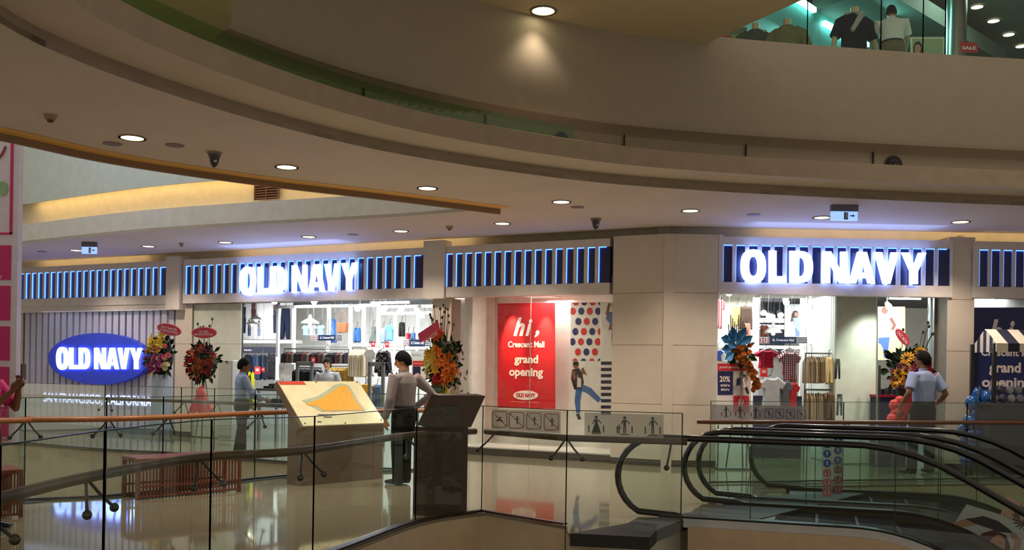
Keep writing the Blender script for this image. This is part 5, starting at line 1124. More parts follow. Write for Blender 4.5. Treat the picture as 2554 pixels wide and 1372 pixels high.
MB().puff([(u0, z1), (u1, z1), (u1 - .02, z0), (u0 + .02, z0)], 2.3, .06, .9).part('bag_body', M('a5623a', .5, bump=.1), t); um = (u0 + u1) / 2
MB().tube([(um - .09, 2.3, z1)] + [(um - .09 * math.cos(PI * k / 8), 2.3, z1 + .26 * math.sin(PI * k / 8)) for k in range(1, 8)] + [(um + .09, 2.3, z1)], .009, 6).part('handle', M('8a4e2c', .5), t, True)
garment(FL, 'overall', XB(980, 600, 1038, 715), 2.5, '2f5688', 'blue denim dungarees above the white shelf'); garment(FL, 'dress', XB(1105, 590, 1160, 720), 2.5, '5a625c', 'grey-green dress above the white shelf')
garment(FL, 'long', XB(1185, 600, 1235, 720), 2.6, '8291ac', 'slate blue shirt beside the bright blue shirt'); garment(FL, 'tee', XB(1225, 575, 1295, 705), 2.4, '5f9fd4', 'bright blue denim shirt above the cream dresses')
garment(FL, 'pants', XB(1330, 560, 1368, 670), 2.5, '1c1c1a', 'black trousers hanging at the right end of the left shop'); garment(FL, 'tee', XB(1385, 640, 1412, 690), 2.5, 'c8333c', 'small red top beside the black trousers'); garment(FL, 'pants', XB(1422, 640, 1452, 690), 2.5, '4a6a98', 'small blue shorts beside the red top')
def hang_sign(fr, pxb, y, label, txt, dots=True):
    a, b, c, d = pxb; w_ = c - a; t = T('hanging_sign', label, 'sign', fr, (fr.u((a + c) / 2, y), y, fr.uz(a, d, y)[1]))
    flat(t, 'board', y, [(a, b), (c, b), (c, d), (a, d)], M('f0f0f0', .5), .01); flat(t, 'navy_band', y - .003, [(a + w_ * .22, b), (a + w_ * .78, b), (a + w_ * .78, d), (a + w_ * .22, d)], M('1f3358', .5))
    tx(t, txt, a + w_ * .28, b + (d - b) * .25, a + w_ * .73, d - (d - b) * .25, y - .005, M('e8ecf4', .5), bold=.03)
    for i in range(4):
        for j in range(3): flat(t, 'dot', y - .003, ell(a + w_ * (.03 + .055 * i), b + (d - b) * (.2 + .3 * j), w_ * .018, (d - b) * .11, 10), (M('c83a2c', .5), M('28304a', .5))[(i + j) % 2], .001)
    for j in range(4): flat(t, 'bar', y - .003, [(a + w_ * .79, b + (d - b) * (.05 + .25 * j)), (c, b + (d - b) * (.05 + .25 * j)), (c, b + (d - b) * (.17 + .25 * j)), (a + w_ * .79, b + (d - b) * (.17 + .25 * j))], M('202844', .5), .001)
    for px in (a + 4, c - 4): u, z = fr.uz(px, b, y); MB().tube([(u, y + .005, z), (u, y + .005, 3.0)], .004, 5).part('wire', STEEL, t)
hang_sign(FL, XB(660, 657, 896, 700), 1.6, 'small navy hanging sign with dots and bars over the dark trousers rail', 'hi, Crescent Mall'); hang_sign(FL, XB(1358, 690, 1572, 745), 1.8, 'small navy hanging sign beside the man in the light grey shirt', 'hi, Crescent Mall')
# lower left: header, jeans, black shirt, yellow outfit
a = XB(112, 748, 400, 795); t = T('section_header', 'dark navy header board over the jeans in the left shop', 'sign', FL, (FL.u(a[0], 2.5), 2.5, 1.8)); flat(t, 'board', 2.5, [(a[0], a[1]), (a[2], a[1]), (a[2], a[3]), (a[0], a[3])], M('20263c', .5), .03); tx(t, 'Denim', *X(150, 765), *X(205, 778), 2.495, bold=.02)
for k, (a_, b_) in enumerate(((150, 205), (205, 262), (262, 318))): garment(FL, 'pants', XB(a_, 808, b_, 1000), 2.6 + .1 * k, ('1c2536', '3a4c68', '2a3448')[k], ('near-black jeans under the header board', 'mid-blue jeans under the header board', 'dark blue jeans under the header board')[k])
garment(FL, 'tee', XB(315, 790, 400, 1000), 2.2, speckle('17181c', '3c3a3c', 22, .62), 'black patterned long shirt hanging left of the white poster')
garment(FL, 'dress', XB(160, 930, 240, 1230), 1.2, 'd8cf2c', 'yellow high-visibility looking outfit standing beside the guard', name='mannequin_outfit')
def salecard(fr, px0, py0, px1, py1, y, label, txt='20%'):
    t = T('sale_sign', label, 'sign', fr, (fr.u(px0, y), y, fr.uz(px0, py1, y)[1])); flat(t, 'card', y, [(px0, py0), (px1, py0), (px1, py1), (px0, py1)], M('d8262e', .5), .006); u_ = fr.u((px0 + px1) / 2, y); zz_ = fr.uz(px0, py0, y)[1]; MB().tube([(u_, y + .003, zz_ - .01), (u_, y + .003, 3.02)], .0025, 4).part('hanging_line', STEEL, t); tx(t, txt, px0 + (px1 - px0) * .2, py0 + (py1 - py0) * .25, px1 - (px1 - px0) * .2, py0 + (py1 - py0) * .6, y - .004, bold=.03)
salecard(FL, *XB(228, 898, 272, 955), 1.9, 'red sale card on the jeans rack near the guard'); salecard(FL, *XB(658, 826, 690, 875), 1.5, 'red sale card before the dark trousers rail'); salecard(FL, *XB(1115, 708, 1143, 748), 1.7, 'left one of two red sale cards above the cream dresses'); salecard(FL, *XB(1222, 708, 1250, 752), 1.7, 'right one of two red sale cards above the cream dresses'); salecard(FL, *XB(280, 905, 305, 940), 2.0, 'small red sale card right of the jeans rack card')
a = XB(413, 880, 530, 988); t = T('floor_poster', 'white poster board with a small dark caption in the left shop', 'poster', FL, (FL.u((a[0] + a[2]) / 2, 1.3), 1.3, 0)); flat(t, 'sheet', 1.3, [(a[0], a[1]), (a[2], a[1]), (a[2], a[3]), (a[0], a[3])], M('f0f0ea', .5), .01); tx(t, 'The', *X(425, 905), *X(448, 920), 1.295, M('4a4a48', .5), bold=.0)
u = FL.u(a[0] + 10, 1.3); MB().tube([(u, 1.32, FL.uz(a[0], a[3], 1.3)[1]), (u, 1.32, 0)], .012, 8).part('stand', STEEL, t)
rack(FL, 'long rail of dark patterned shorts across the left shop', X(455, 0)[0], X(945, 0)[0], X(0, 762)[1], 1.7, 'dark patterned shorts hung side-on along the long rail', 'hanging_shorts', ('2a2624', '1a1c22', '5a2c2c', '3a3028', '74645a', '221e24'), (X(0, 785)[1], X(0, 865)[1]), 24, 'dark patterned shorts on the long rail')
rack(FL, 'low rail of black trousers behind the tilted map', X(548, 0)[0], X(735, 0)[0], X(0, 905)[1], 1.3, 'black trousers hung side-on on the low rail', 'hanging_trousers', ('14151b', '1b1c26', '101116'), (X(0, 915)[1], X(0, 1010)[1]), 10, 'black trousers on the low rail')
rack(FL, 'low rail of mustard knitwear behind the tilted map', X(805, 0)[0], X(948, 0)[0], X(0, 893)[1], 1.3, 'mustard jumper hung side-on on the low rail', 'hanging_jumper', ('a07c34', '8e6c2c', 'ac8a42'), (X(0, 905)[1], X(0, 1010)[1]), 8, 'mustard jumpers on the low rail')
rack(FL, 'rail of cream dresses left of the white t-shirt', X(972, 0)[0], X(1075, 0)[0], X(0, 755)[1], 1.4, 'cream dress hung side-on on the rail', 'hanging_dress', ('d8cdb0', 'cfc2a2', 'e0d6bc'), (X(0, 765)[1], X(0, 970)[1]), 8, 'cream dresses on the rail')
garment(FL, 'tee', XB(1060, 745, 1165, 975), 1.3, 'e4e4e0', 'white t-shirt hanging between cream dresses and floral dress'); garment(FL, 'long', XB(1140, 770, 1275, 975), 1.2, speckle('15161e', 'b8b4b0', 16, .6), 'black blouse with white flowers beside the man in light grey')
garment(FL, 'dress', XB(1235, 935, 1345, 1205), .9, speckle('1f3b34', 'b4c4bc', 14, .6), 'dark green floral dress partly behind the man in light grey'); garment(FL, 'tee', XB(1030, 1028, 1142, 1100), .8, 'c8962c', 'mustard yellow top right of the tilted map')
garment(FL, 'pants', XB(1120, 1035, 1205, 1230), 1.1, '4a6488', 'faded blue jeans hanging right of the tilted map'); garment(FL, 'long', XB(1330, 780, 1400, 1000), 1.6, '20222c', 'black coat hanging behind the man in light grey')
a = XB(1415, 778, 1530, 845); t = T('wall_sign', 'small white sign board above the man in light grey', 'sign', FL, (FL.u(a[0], 1.5), 1.5, 1.5)); flat(t, 'sheet', 1.5, [(a[0], a[1]), (a[2], a[1]), (a[2], a[3]), (a[0], a[3])], M('e8eae4', .5), .01); tx(t, 'Refreshed', *X(1428, 800), *X(1490, 815), 1.495, M('7a7c78', .5), bold=.0)
a = XB(1422, 845, 1540, 1000); t = T('floor_poster', 'red and navy offer poster just left of the orange lilies', 'poster', FL, (FL.u(a[0] + 15, .3), .3, 0)); flat(t, 'sheet', .3, [(a[0], a[1]), (a[2], a[1]), (a[2], a[3]), (a[0], a[3])], M('f0ecea', .5), .01)
flat(t, 'red_band', .296, [(a[0] + 3, a[1] + 3), (a[2] - 2, a[1] + 3), (a[2] - 2, a[1] + 16), (a[0] + 3, a[1] + 16)], M('d0262e', .5)); tx(t, 'grand opening', a[0] + 6, a[1] + 7, a[2] - 4, a[1] + 12, .292, bold=.01); flat(t, 'navy_block', .296, [(a[0] + 3, a[1] + 17), (a[0] + 22, a[1] + 17), (a[0] + 22, a[3] - 3), (a[0] + 3, a[3] - 3)], M('1f2450', .5)); u = FL.u(a[0] + 18, .3); MB().tube([(u, .32, 1.4), (u, .32, 0)], .015, 8).part('stand', STEEL, t)
# tables with folded clothes
def table(fr, pxa, pxb, py, y, label, dep=.7, mt=None):
    u0, z = fr.uz(pxa, py, y); u1, _ = fr.uz(pxb, py, y); t = T('display_table', label, 'table', fr, ((u0 + u1) / 2, y, 0)); mt = mt or M('4a4a48', .5)
    MB().box(u0, u1, y, y + dep, z - .05, z, .01).part('tabletop', mt, t)
    for uu in (u0 + .03, u1 - .07):
        for yy in (y + .03, y + dep - .07): MB().box(uu, uu + .04, yy, yy + .04, 0, z - .05).part('leg', STEEL, t)
    return u0, u1, z
u0, u1, z = table(FL, X(235, 0)[0], X(500, 0)[0], X(0, 1062)[1], .9, 'dark display table of folded white clothes beside the yellow outfit')
for k in range(7):
    uu = u0 + .1 + (u1 - u0 - .3) * k / 6; c = ('e8e6e0', 'dedcd6', 'f0eee8', '26262a')[k % 4 if k > 1 else 3]
    MB().box(uu, uu + .22, 1.0 + .05 * (k % 3), 1.3 + .05 * (k % 3), z, z + .05 + .05 * (k % 3), .02).top('folded_clothes', cm(c), FL, None, 'folded %s garment on the dark display table, %s from the left' % ('black' if c == '26262a' else 'white', ORD[k]), 'clothing', 'folded clothes on the display table')
u0, u1, z = table(FL, X(240, 0)[0], X(520, 0)[0], X(0, 1185)[1], .15, 'low dark table of black folded clothes behind the railing', .6)
for k in range(6): uu = u0 + .1 + (u1 - u0 - .3) * k / 5; MB().box(uu, uu + .2, .3, .55, z, z + .08 + .04 * (k % 2), .02).top('folded_clothes', cm('1c1e24'), FL, None, 'folded black garment on the low table, %s from the left' % ORD[k], 'clothing', 'folded black clothes on the low table')
# security gates
def gate(fr, a, y, label):
    u0, z0, u1, z1 = pbox(fr, *a, y); z0 = 0; t = T('security_gate', label, 'security gate', fr, ((u0 + u1) / 2, y, 0)); G = M('6c7276', .4, .5)
    MB().box(u0, u0 + .06, y, y + .06, z0, z1, .01).part('post', G, t); MB().box(u1 - .06, u1, y, y + .06, z0, z1, .01).part('post', G, t); MB().box(u0, u1, y, y + .06, z1 - .08, z1, .01).part('top_bar', G, t); MB().box(u0, u1, y - .03, y + .09, 0, .1, .01).part('base', G, t)
gate(FL, XB(540, 858, 662, 1200), .35, 'grey security gate behind the tilted map'); gate(FL, XB(1088, 862, 1205, 1200), .3, 'grey security gate left of the man in light grey')
# grey cabinet at the left jamb
u0, z0, u1, z1 = pbox(FL, *XB(2, 850, 104, 1200), -.12); t = T('cabinet', 'pale grey narrow cabinet behind the guard in pale blue', 'cabinet', FL, ((u0 + u1) / 2, -.2, 0)); MB().box(u0, u1, -.30, .04, 0, z1, .01).part('body', M('a8ada6', .4), t); MB().box(u0 + .03, u1 - .03, -.315, -.30, .1, z1 - .08).part('door', M('b4b9b2', .35), t); MB().box(u0 + .2, u1 - .12, -.33, -.3, z1 - .03, z1 - .012).part('handle', BLACK, t)
t = T('floor_poster', 'small red poster beside the vase at the man\'s elbow', 'poster', FL, (FL.u(1062, -.5), -.5, 0)); flat(t, 'sheet', -.5, [(1057, 985), (1075, 983), (1075, 1024), (1057, 1024)], M('cc2a34', .5), .008); u = FL.u(1066, -.49); MB().tube([(u, -.48, .9), (u, -.48, 0)], .01, 6).part('stand', STEEL, t)

# ================================================================== RIGHT SHOP
def Y(cx, cy): return (1700 + cx / 2.744, 560 + cy / 2.744)
def YB(a, b, c, d): p, q = Y(a, b), Y(c, d); return (p[0], p[1], q[0], q[1])
RP = plaid('b02830', 'e8e0dc', '2a2440', 7); RP2 = plaid('8c1f30', 'd8d0d4', '222038', 9)
yb = 2.6
MB().box(FR.u(1780, yb), FR.u(1893, yb), yb + .1, yb + .2, 0, 3.0).top('wall_display', M('d8d6c8', .6), FR, kind='structure')
garment(FR, 'tee', YB(200, 500, 302, 718), yb - .1, RP, 'red plaid shirt high on the left wall of the right shop'); garment(FR, 'shorts', YB(340, 548, 425, 700), yb - .1, 'b8a06a', 'khaki shorts hung at an angle in the right shop'); garment(FR, 'shorts', YB(395, 560, 488, 720), yb - .16, '4a3c30', 'dark brown shorts overlapping the khaki shorts'); garment(FR, 'pants', YB(425, 675, 472, 765), yb - .2, 'c8786a', 'coral trousers hanging under the brown shorts')
shelf(FR, 1782, Y(515, 0)[0], Y(0, 825)[1], 2.3, 'white shelf under the shorts in the right shop', .05)
garment(FR, 'tee', YB(205, 858, 290, 935), 1.9, '2c4a8c', 'navy blue shirt behind the offer poster'); garment(FR, 'tee', YB(270, 850, 350, 960), 2.0, 'd8d8d4', 'white shirt behind the blue-leaved flower stand')
upright_frame(FR, 'shelf_frame', 'thick white display frame in the middle of the right shop', [(*Y(512, 500), 1010), (*Y(836, 478), 1010)], [(Y(500, 0)[0], Y(850, 0)[0], Y(0, 488)[1]), (Y(500, 0)[0], Y(850, 0)[0], Y(0, 838)[1])], 1.9, .11)
upright_frame(FR, 'shelf_frame', 'thin white display frame beside the pale column', [(*Y(880, 480), 1020), (*Y(950, 480), Y(0, 830)[1])], [(Y(870, 0)[0], Y(1040, 0)[0], Y(0, 825)[1])], 2.2, .06)
# dark ceiling glimpse with lamps
MB().box(FR.u(Y(528, 0)[0], 5.6), FR.u(Y(705, 0)[0], 5.6), 5.6, 5.7, 1.9, 3.0).top('wall_dark', M('3c4350', .6), FR, kind='structure')
for k, (cx, cy) in enumerate(((560, 605), (598, 628), (620, 632), (678, 622))): spotlamp(FR, *Y(cx, cy), 4.9, 'small spotlight deep in the right shop, %s from the left' % oo[k])
for k, (cx, cy) in enumerate(((325, 472), (715, 500), (718, 535), (895, 530), (1005, 480), (1420, 565), (1535, 492))): spotlamp(FR, *Y(cx, cy), 2.0 + .1 * k, 'white track spotlight near the front of the right shop, %s from the left' % oo[k], .06)
for k, (a_, b_, y2, cy) in enumerate(((530, 830, 2.4, 492), (850, 940, 2.6, 510), (1345, 1560, 2.4, 490), (1420, 1640, 3.0, 512))):
    u0, z = FR.uz(*Y(a_, cy), y2); u1, _ = FR.uz(*Y(b_, cy), y2); MB().box(u0, u1, y2, y2 + .07, z, z + .04).top('track_rail', M('e8e8ea', .4), FR, ((u0 + u1) / 2, y2, z), 'pale ceiling track rail in the right shop, %s from the left' % oo[k], 'track'); hangw(FR, u0, u1, y2 + .03, z)
dome_lamp(FR, *Y(627, 742), .34, 3.2, 'white dome pendant lamp left of the photo of a woman', .5)
for k in range(2):
    u0, z0, u1, z1 = pbox(FR, *YB(530, 640 + 45 * k, 700, 672 + 45 * k), 4.4); MB().box(u0, u1, 4.4, 4.46, z0, z1).top('strip_light', M('ffffff', .4, em='f4f8ff', es=2.5), FR, ((u0 + u1) / 2, 4.4, z0), ('upper' if k == 0 else 'lower') + ' white light bar deep in the right shop', 'lamp'); hangw(FR, u0, u1, 4.43, z1 - .05)
garment(FR, 'tee', YB(530, 685, 600, 765), 4.2, 'b86a58', 'salmon red shirt deep in the right shop'); 
yp = 3.0
def print_poster(px, label, sheet, y, fn, name='wall_poster'):
    t = T(name, label, 'poster', FR, (FR.u((px[0] + px[2]) / 2, y), y, FR.uz(px[0], px[3], y)[1])); flat(t, 'sheet', y, [(px[0], px[1]), (px[2], px[1]), (px[2], px[3]), (px[0], px[3])], M(sheet, .5), .01); fn(t, y); return t
def w1(t, y):
    x = lambda a, b: Y(a, b); p = x
    flat(t, 'printed_hair', y - .003, [p(752, 620), p(765, 592), p(790, 590), p(800, 610), p(792, 650), p(745, 668)], M('4a2c22', .6)); flat(t, 'printed_face', y - .005, ell(*p(785, 615), 4.5, 6, 12), M('c89a80', .6))
    flat(t, 'printed_shirt', y - .005, [p(760, 640), p(795, 635), p(812, 690), p(830, 720), p(800, 730), p(775, 700)], M('a8bcd8', .6)); flat(t, 'printed_trousers', y - .004, [p(775, 705), p(815, 715), p(822, 765), p(782, 765)], M('6f8fc0', .6)); flat(t, 'printed_coat', y - .004, [p(820, 640), p(845, 620), p(858, 690), p(812, 690)], M('3a3444', .6))
print_poster(YB(705, 545, 862, 768), 'white wall photo of a long-haired woman in a pale shirt', 'eef0f6', yp, w1)
print_poster(YB(888, 590, 940, 820), 'tall white light panel right of the photo of a woman', 'f4f6f6', 2.9, lambda t, y: None); print_poster(YB(970, 570, 1050, 870), 'pale blue light panel beside the column', 'cfe2e6', 2.8, lambda t, y: flat(t, 'printed_coat', y - .003, [Y(1035, 600), Y(1050, 590), Y(1050, 680), Y(1036, 670)], M('242a3a', .6)))
hang_sign(FR, YB(528, 770, 860, 814), 1.5, 'navy hanging sign with dots and bars over the red polo shirt', 'hi, Crescent Mall')
garment(FR, 'tee', YB(490, 858, 665, 985), 1.3, 'b01c38', 'crimson polo shirt hanging under the navy sign', d=.08); garment(FR, 'tee', YB(650, 862, 822, 1085), 1.2, RP2, 'red and white plaid shirt hanging under the navy sign', d=.08)
garment(FR, 'tee', YB(510, 1040, 715, 1260), .7, 'a8acb0', 'large light grey t-shirt low in the right shop', d=.09); garment(FR, 'tee', YB(640, 1062, 760, 1260), .9, '5c6068', 'dark grey shirt behind the light grey t-shirt', d=.08); garment(FR, 'tee', YB(690, 1075, 810, 1260), 1.05, 'c03c42', 'coral red shirt at the end of the low row', d=.08)
for k, (cx, cy) in enumerate(((600, 870), (740, 872))): u, z = FR.uz(*Y(cx, cy), 1.25); MB().tube([(u - .15, 1.25, z), (u, 1.25, z + .07), (u + .15, 1.25, z)], .015, 6).top('wide_hanger', WHITE, FR, (u, 1.25, z), 'white hanger above the %s shirt' % ('crimson polo', 'red plaid')[k], 'hanger')
MB().box(FR.u(Y(500, 0)[0], 1.7), FR.u(Y(830, 0)[0], 1.7), 1.7, 1.75, 0, 1.1).top('back_panel', M('2a2c40', .6), FR, label='dark navy panel behind the low row of shirts', cat='panel')
salecard(FR, *YB(540, 980, 587, 1042), .6, 'red sale card above the large light grey t-shirt')
KH = ('8a7a62', '9c8c70', '7a6c58', 'b0a080', '6e6454')
rack(FR, 'upper rail of khaki trousers beside the pale column', Y(848, 0)[0], Y(1040, 0)[0], Y(0, 880)[1], .9, 'khaki trousers hung side-on on the upper rail', 'hanging_trousers', KH, (Y(0, 900)[1], Y(0, 1080)[1]), 12, 'khaki trousers on the upper rail')
rack(FR, 'lower rail of khaki trousers beside the pale column', Y(848, 0)[0], Y(1040, 0)[0], Y(0, 1130)[1], .9, 'khaki trousers hung side-on on the lower rail', 'hanging_trousers', KH, (Y(0, 1150)[1], Y(0, 1330)[1]), 12, 'khaki trousers on the lower rail')
garment(FR, 'pants', YB(985, 905, 1030, 1095), .7, 'd0bc88', 'cream trousers facing forward on the upper rail'); garment(FR, 'pants', YB(1040, 905, 1082, 1070), .8, '232a36', 'navy trousers at the end of the upper rail'); garment(FR, 'pants', YB(990, 1150, 1045, 1340), .7, '5c4a3c', 'brown trousers facing forward on the lower rail'); garment(FR, 'pants', YB(1048, 1145, 1098, 1320), .8, '1c2028', 'near-black trousers at the end of the lower rail')
# pale column
u0 = FR.u(Y(1050, 0)[0], .75); u1 = FR.u(Y(1338, 0)[0], .75); MB().box(u0, u1, .75, 1.9, 0, 3.05, .02).top('wall_column', M('c9d2c6', .5), FR, kind='structure')
spot('column_spot', FR.world((u0 + u1) / 2 + .25, .22, 2.7), 60, (.95, 1, .85), 90, 1.0, (math.radians(25), 0, FR.a))
def w2(t, y):
    p = Y; flat(t, 'printed_head', y - .004, ell(*p(1390, 588), 8, 9, 14), M('8a5a48', .6)); flat(t, 'printed_shirt', y - .005, [p(1350, 625), p(1385, 610), p(1425, 620), p(1452, 655), p(1448, 700), p(1430, 770), p(1350, 775), p(1342, 700)], M('f4f2ea', .6))
    flat(t, 'printed_trousers', y - .004, [p(1350, 770), p(1425, 765), p(1415, 850), p(1405, 915), p(1385, 915), p(1380, 850), p(1365, 820), p(1345, 810)], M('3f63a8', .6)); flat(t, 'printed_arm', y - .006, limb((*p(1430, 640), 4), (*p(1458, 690), 4), (*p(1440, 720), 4)), M('7a4c3a', .6))
print_poster(YB(1343, 562, 1530, 928), 'cream wall photo of a man in a white shirt and blue jeans', 'cdb98c', 3.2, w2)
# glass door edges and shiny column at right
upright_frame(FR, 'door_frame', 'slim metal door frame inside the right entrance', [(*Y(1735, 480), 1300), (*Y(1350, 965), 1300)], [], .35, .045, 'door frame', STEEL)
u0 = FR.u(Y(1755, 0)[0], .6); MB().lathe([(.14, 0), (.14, 2.95)], (u0 + .02, .7, 0), 24).top('shiny_column', M('b8bcc4', .12, .9), FR, (u0 + .02, .7, 0), 'round polished metal column at the right jamb', 'column', smooth=True)
t = T('display_table', 'navy draped table with a red edge behind the guard', 'table', FR, (FR.u(2240, .3), .3, 0)); u0, z1 = FR.uz(2195, 985, .3); u1, _ = FR.uz(2262, 985, .3); MB().box(u0, u1, .3, .7, .0, z1 - .04).part('cloth', M('1d2547', .8), t); MB().box(u0 - .01, u1 + .01, .29, .71, z1 - .04, z1).part('red_edge', M('a01c30', .6), t)
for k in range(4): uu = u0 + .06 + k * .1; MB().box(uu, uu + .07, .4, .5, z1, z1 + .1 + .02 * (k % 2), .01).top('small_box', M('20242c', .5), FR, None, 'small dark box on the navy draped table, %s from the left' % ORD[k], 'box', 'small boxes on the navy table')
# offer poster stand
yo = -.35
t = T('offer_sign', 'upright red, navy and white offer poster on a stand at the right opening', 'sign', FR, (FR.u(1832, yo), yo, 0))
flat(t, 'sheet', yo, [(1789, 901), (1873, 902), (1873, 1060), (1789, 1060)], M('ded6da', .5), .02); flat(t, 'red_band', yo - .004, [(1790, 907), (1868, 907), (1868, 925), (1790, 925)], M('d0283a', .5)); tx(t, 'grand opening offer', 1794, 912, 1863, 921, yo - .007, bold=.01, shear=.2)
flat(t, 'navy_block', yo - .004, [(1790, 926), (1828, 926), (1828, 985), (1790, 985)], M('22285a', .5)); tx(t, '20%', 1795, 938, 1821, 953, yo - .007, bold=.03); tx(t, 'entire\nstore', 1797, 957, 1820, 975, yo - .007, bold=.02)
figure_print(t, yo - .001, (1848, 935, 3.5), [(1838, 945), (1850, 940), (1853, 960), (1836, 962)], [((1836, 962, 4), (1830, 980, 3))], [], '2c3a66', 'c8c0d0'); figure_print(t, yo - .001, (1856, 938, 3.5), [(1852, 944), (1862, 946), (1860, 968), (1848, 966)], [((1860, 966, 4), (1866, 982, 3))], [], 'f0eef4', '3a3450')
flat(t, 'red_block', yo - .004, [(1829, 987), (1868, 987), (1868, 1030), (1829, 1030)], M('d0283a', .5)); tx(t, 'hi', 1842, 996, 1855, 1010, yo - .007, bold=.02, shear=.2); figure_print(t, yo - .001, (1800, 993, 3), [(1794, 997), (1808, 997), (1810, 1010), (1793, 1010)], [], [], '4a2c2c', '222')if False else None
for px in (1795, 1867): u = FR.u(px, yo + .02); MB().box(u - .01, u + .01, yo + .02, yo + .04, 0, 1.7).part('stand_post', STEEL, t)
MB().box(FR.u(1790, yo), FR.u(1872, yo), yo - .15, yo + .2, 0, .03).part('stand_base', STEEL, t)
# ================================================================== FAR RIGHT OPENING: navy poster, cart, balloons
y = .35; sc = lambda cx, cy: (2100 + cx / 2.286, 600 + cy / 2.286)
t = T('wall_poster', 'navy poster with white lettering behind the striped cart', 'poster', FR, (FR.u(2520, y), y, .2))
flat(t, 'sheet', y, [(2423, 767), (2640, 767), (2640, 1110), (2423, 1110)], M('1c2766', .5), .01)
tx(t, 'h', 2466, 796, 2500, 862, y - .004, bold=.035, shear=.3); tx(t, 'i', 2509, 800, 2530, 862, y - .004, bold=.035, shear=.3)
tx(t, 'Crescent Mall', 2447, 868, 2588, 890, y - .004, bold=.03); tx(t, 'grand', 2467, 903, 2546, 938, y - .004, bold=.035); tx(t, 'opening', 2449, 941, 2573, 975, y - .004, bold=.035)
spot('poster_spot', FR.world(FR.u(2495), -.0, 2.9), 22, (.8, .88, 1), 70, .9, (math.radians(25), 0, FR.a))
for k, (px, py) in enumerate(((2477, 737), (2474, 752))): spotlamp(FR, px, py, .9, 'white spotlight over the navy poster, %s of two' % ('upper', 'lower')[k], .06)
yc = -.95
t = T('market_cart', 'dark market cart with a navy and cream striped awning at the right edge', 'cart', FR, (FR.u(2540, yc), yc, 0))
NV = M('1b1c30', .7); CRM = M('e0d6c0', .7)
uL, zt = FR.uz(2456, 821, yc + .3); uF, zf = FR.uz(2485, 856, yc - .25); ue = uL + 1.9; zv = FR.uz(2485, 877, yc - .25)[1]; ub = FR.uz(2430, 875, yc + .6)[0]
n = 11; st = (ue - uL) / n
for k in range(n):
    a, b = uL + st * k, uL + st * (k + 1); sh_ = uF - uL; m = MB()
    m.add([(a, yc + .3, zt), (b, yc + .3, zt), (b + sh_, yc - .25, zf), (a + sh_, yc - .25, zf), (a, yc + .3, zt - .012), (b, yc + .3, zt - .012), (b + sh_, yc - .25, zf - .012), (a + sh_, yc - .25, zf - .012)], [(0, 1, 2, 3), (7, 6, 5, 4), (0, 3, 7, 4), (1, 5, 6, 2), (0, 4, 5, 1)])
    m.box(a + sh_, b + sh_, yc - .26, yc - .25, zv, zf); m.part('awning_stripe', NV if k % 2 else CRM, t)
for k in range(7):                                       # end gable, seen from the side
    f0, f1 = k / 7, (k + 1) / 7; pa = Vector((ub, yc + .6, 0)).lerp(Vector((uF, yc - .25, 0)), f0); pb = Vector((ub, yc + .6, 0)).lerp(Vector((uF, yc - .25, 0)), f1); hh = lambda f: zf + (zt - zf) * (1 - abs(f - .5) * 2) if f < .5 else zf + (zt - zf) * (1 - (f - .5) * 2)
    q = [(pa.x, pa.y, zv), (pb.x, pb.y, zv), (pb.x, pb.y, hh(f1)), (pa.x, pa.y, hh(f0))]; MB().add(q + [(a, b + .01, c) for a, b, c in q], [(0, 1, 2, 3), (7, 6, 5, 4), (0, 3, 7, 4), (1, 5, 6, 2), (3, 2, 6, 7), (0, 4, 5, 1)]).part('awning_end_stripe', NV if k % 2 else CRM, t)
zc = FR.uz(2480, 1010, yc - .2)[1]
for uu, yy in ((uF + .0, yc - .2), (uF + 1.4, yc - .2), (uF, yc + .45), (uF + 1.4, yc + .45)): MB().box(uu - .025, uu + .025, yy - .025, yy + .025, 0, zf).part('post', BLACK, t)
MB().box(uF - .02, uF + 1.5, yc - .2, yc + .5, 0.05, zc, .01).part('counter', M('12141c', .5), t)
MB().box(uF - .06, uF + 1.55, yc - .24, yc + .54, zc, zc + .03).part('counter_top', M('3a3c44', .4), t)
# white lattice side
ul = FR.uz(2450, 1012, yc + .1)[0]; zl = zc
for k in range(7):
    uu = ul + (uF - ul) * k / 6.5; MB().box(uu, uu + .012, yc - .02, yc + .0, .5, zl).part('lattice_slat', M('d8d8dc', .5), t)
    for s_ in (0, 1, 2): MB().tube([(uu, yc - .01, .5 - s_ * .15), (uu + .028, yc - .01, .425 - s_ * .15), (uu, yc - .01, .35 - s_ * .15)], .006, 4).part('lattice_bead', M('d8d8dc', .5), t)
MB().box(ul - .01, uF, yc, yc + .02, .03, zl).part('side_board', M('1a1c2a', .6), t)
for k in range(12):
    uu = uF + .06 + (k % 6) * .13; zz = zc + .03 + (k // 6) * .13
    o = MB().ball((uu, yc - .1 + .05 * (k // 6), zz + .065), .062, .05, .065, 8, 6).top('plush_toy', M(('8a8c90', '4a4c52', 'a8a8a8')[k % 3], .9, bump=.4, bscale=40), FR, None, 'small grey soft toy in the %s row on the cart counter, %s from the left' % (('front', 'rear')[k // 6], ORD[k % 6]), 'toy', 'soft toys on the cart counter')
BL = M('125090', .18, coat=.5, var=.03); rnd = random.Random(3); bl0 = None
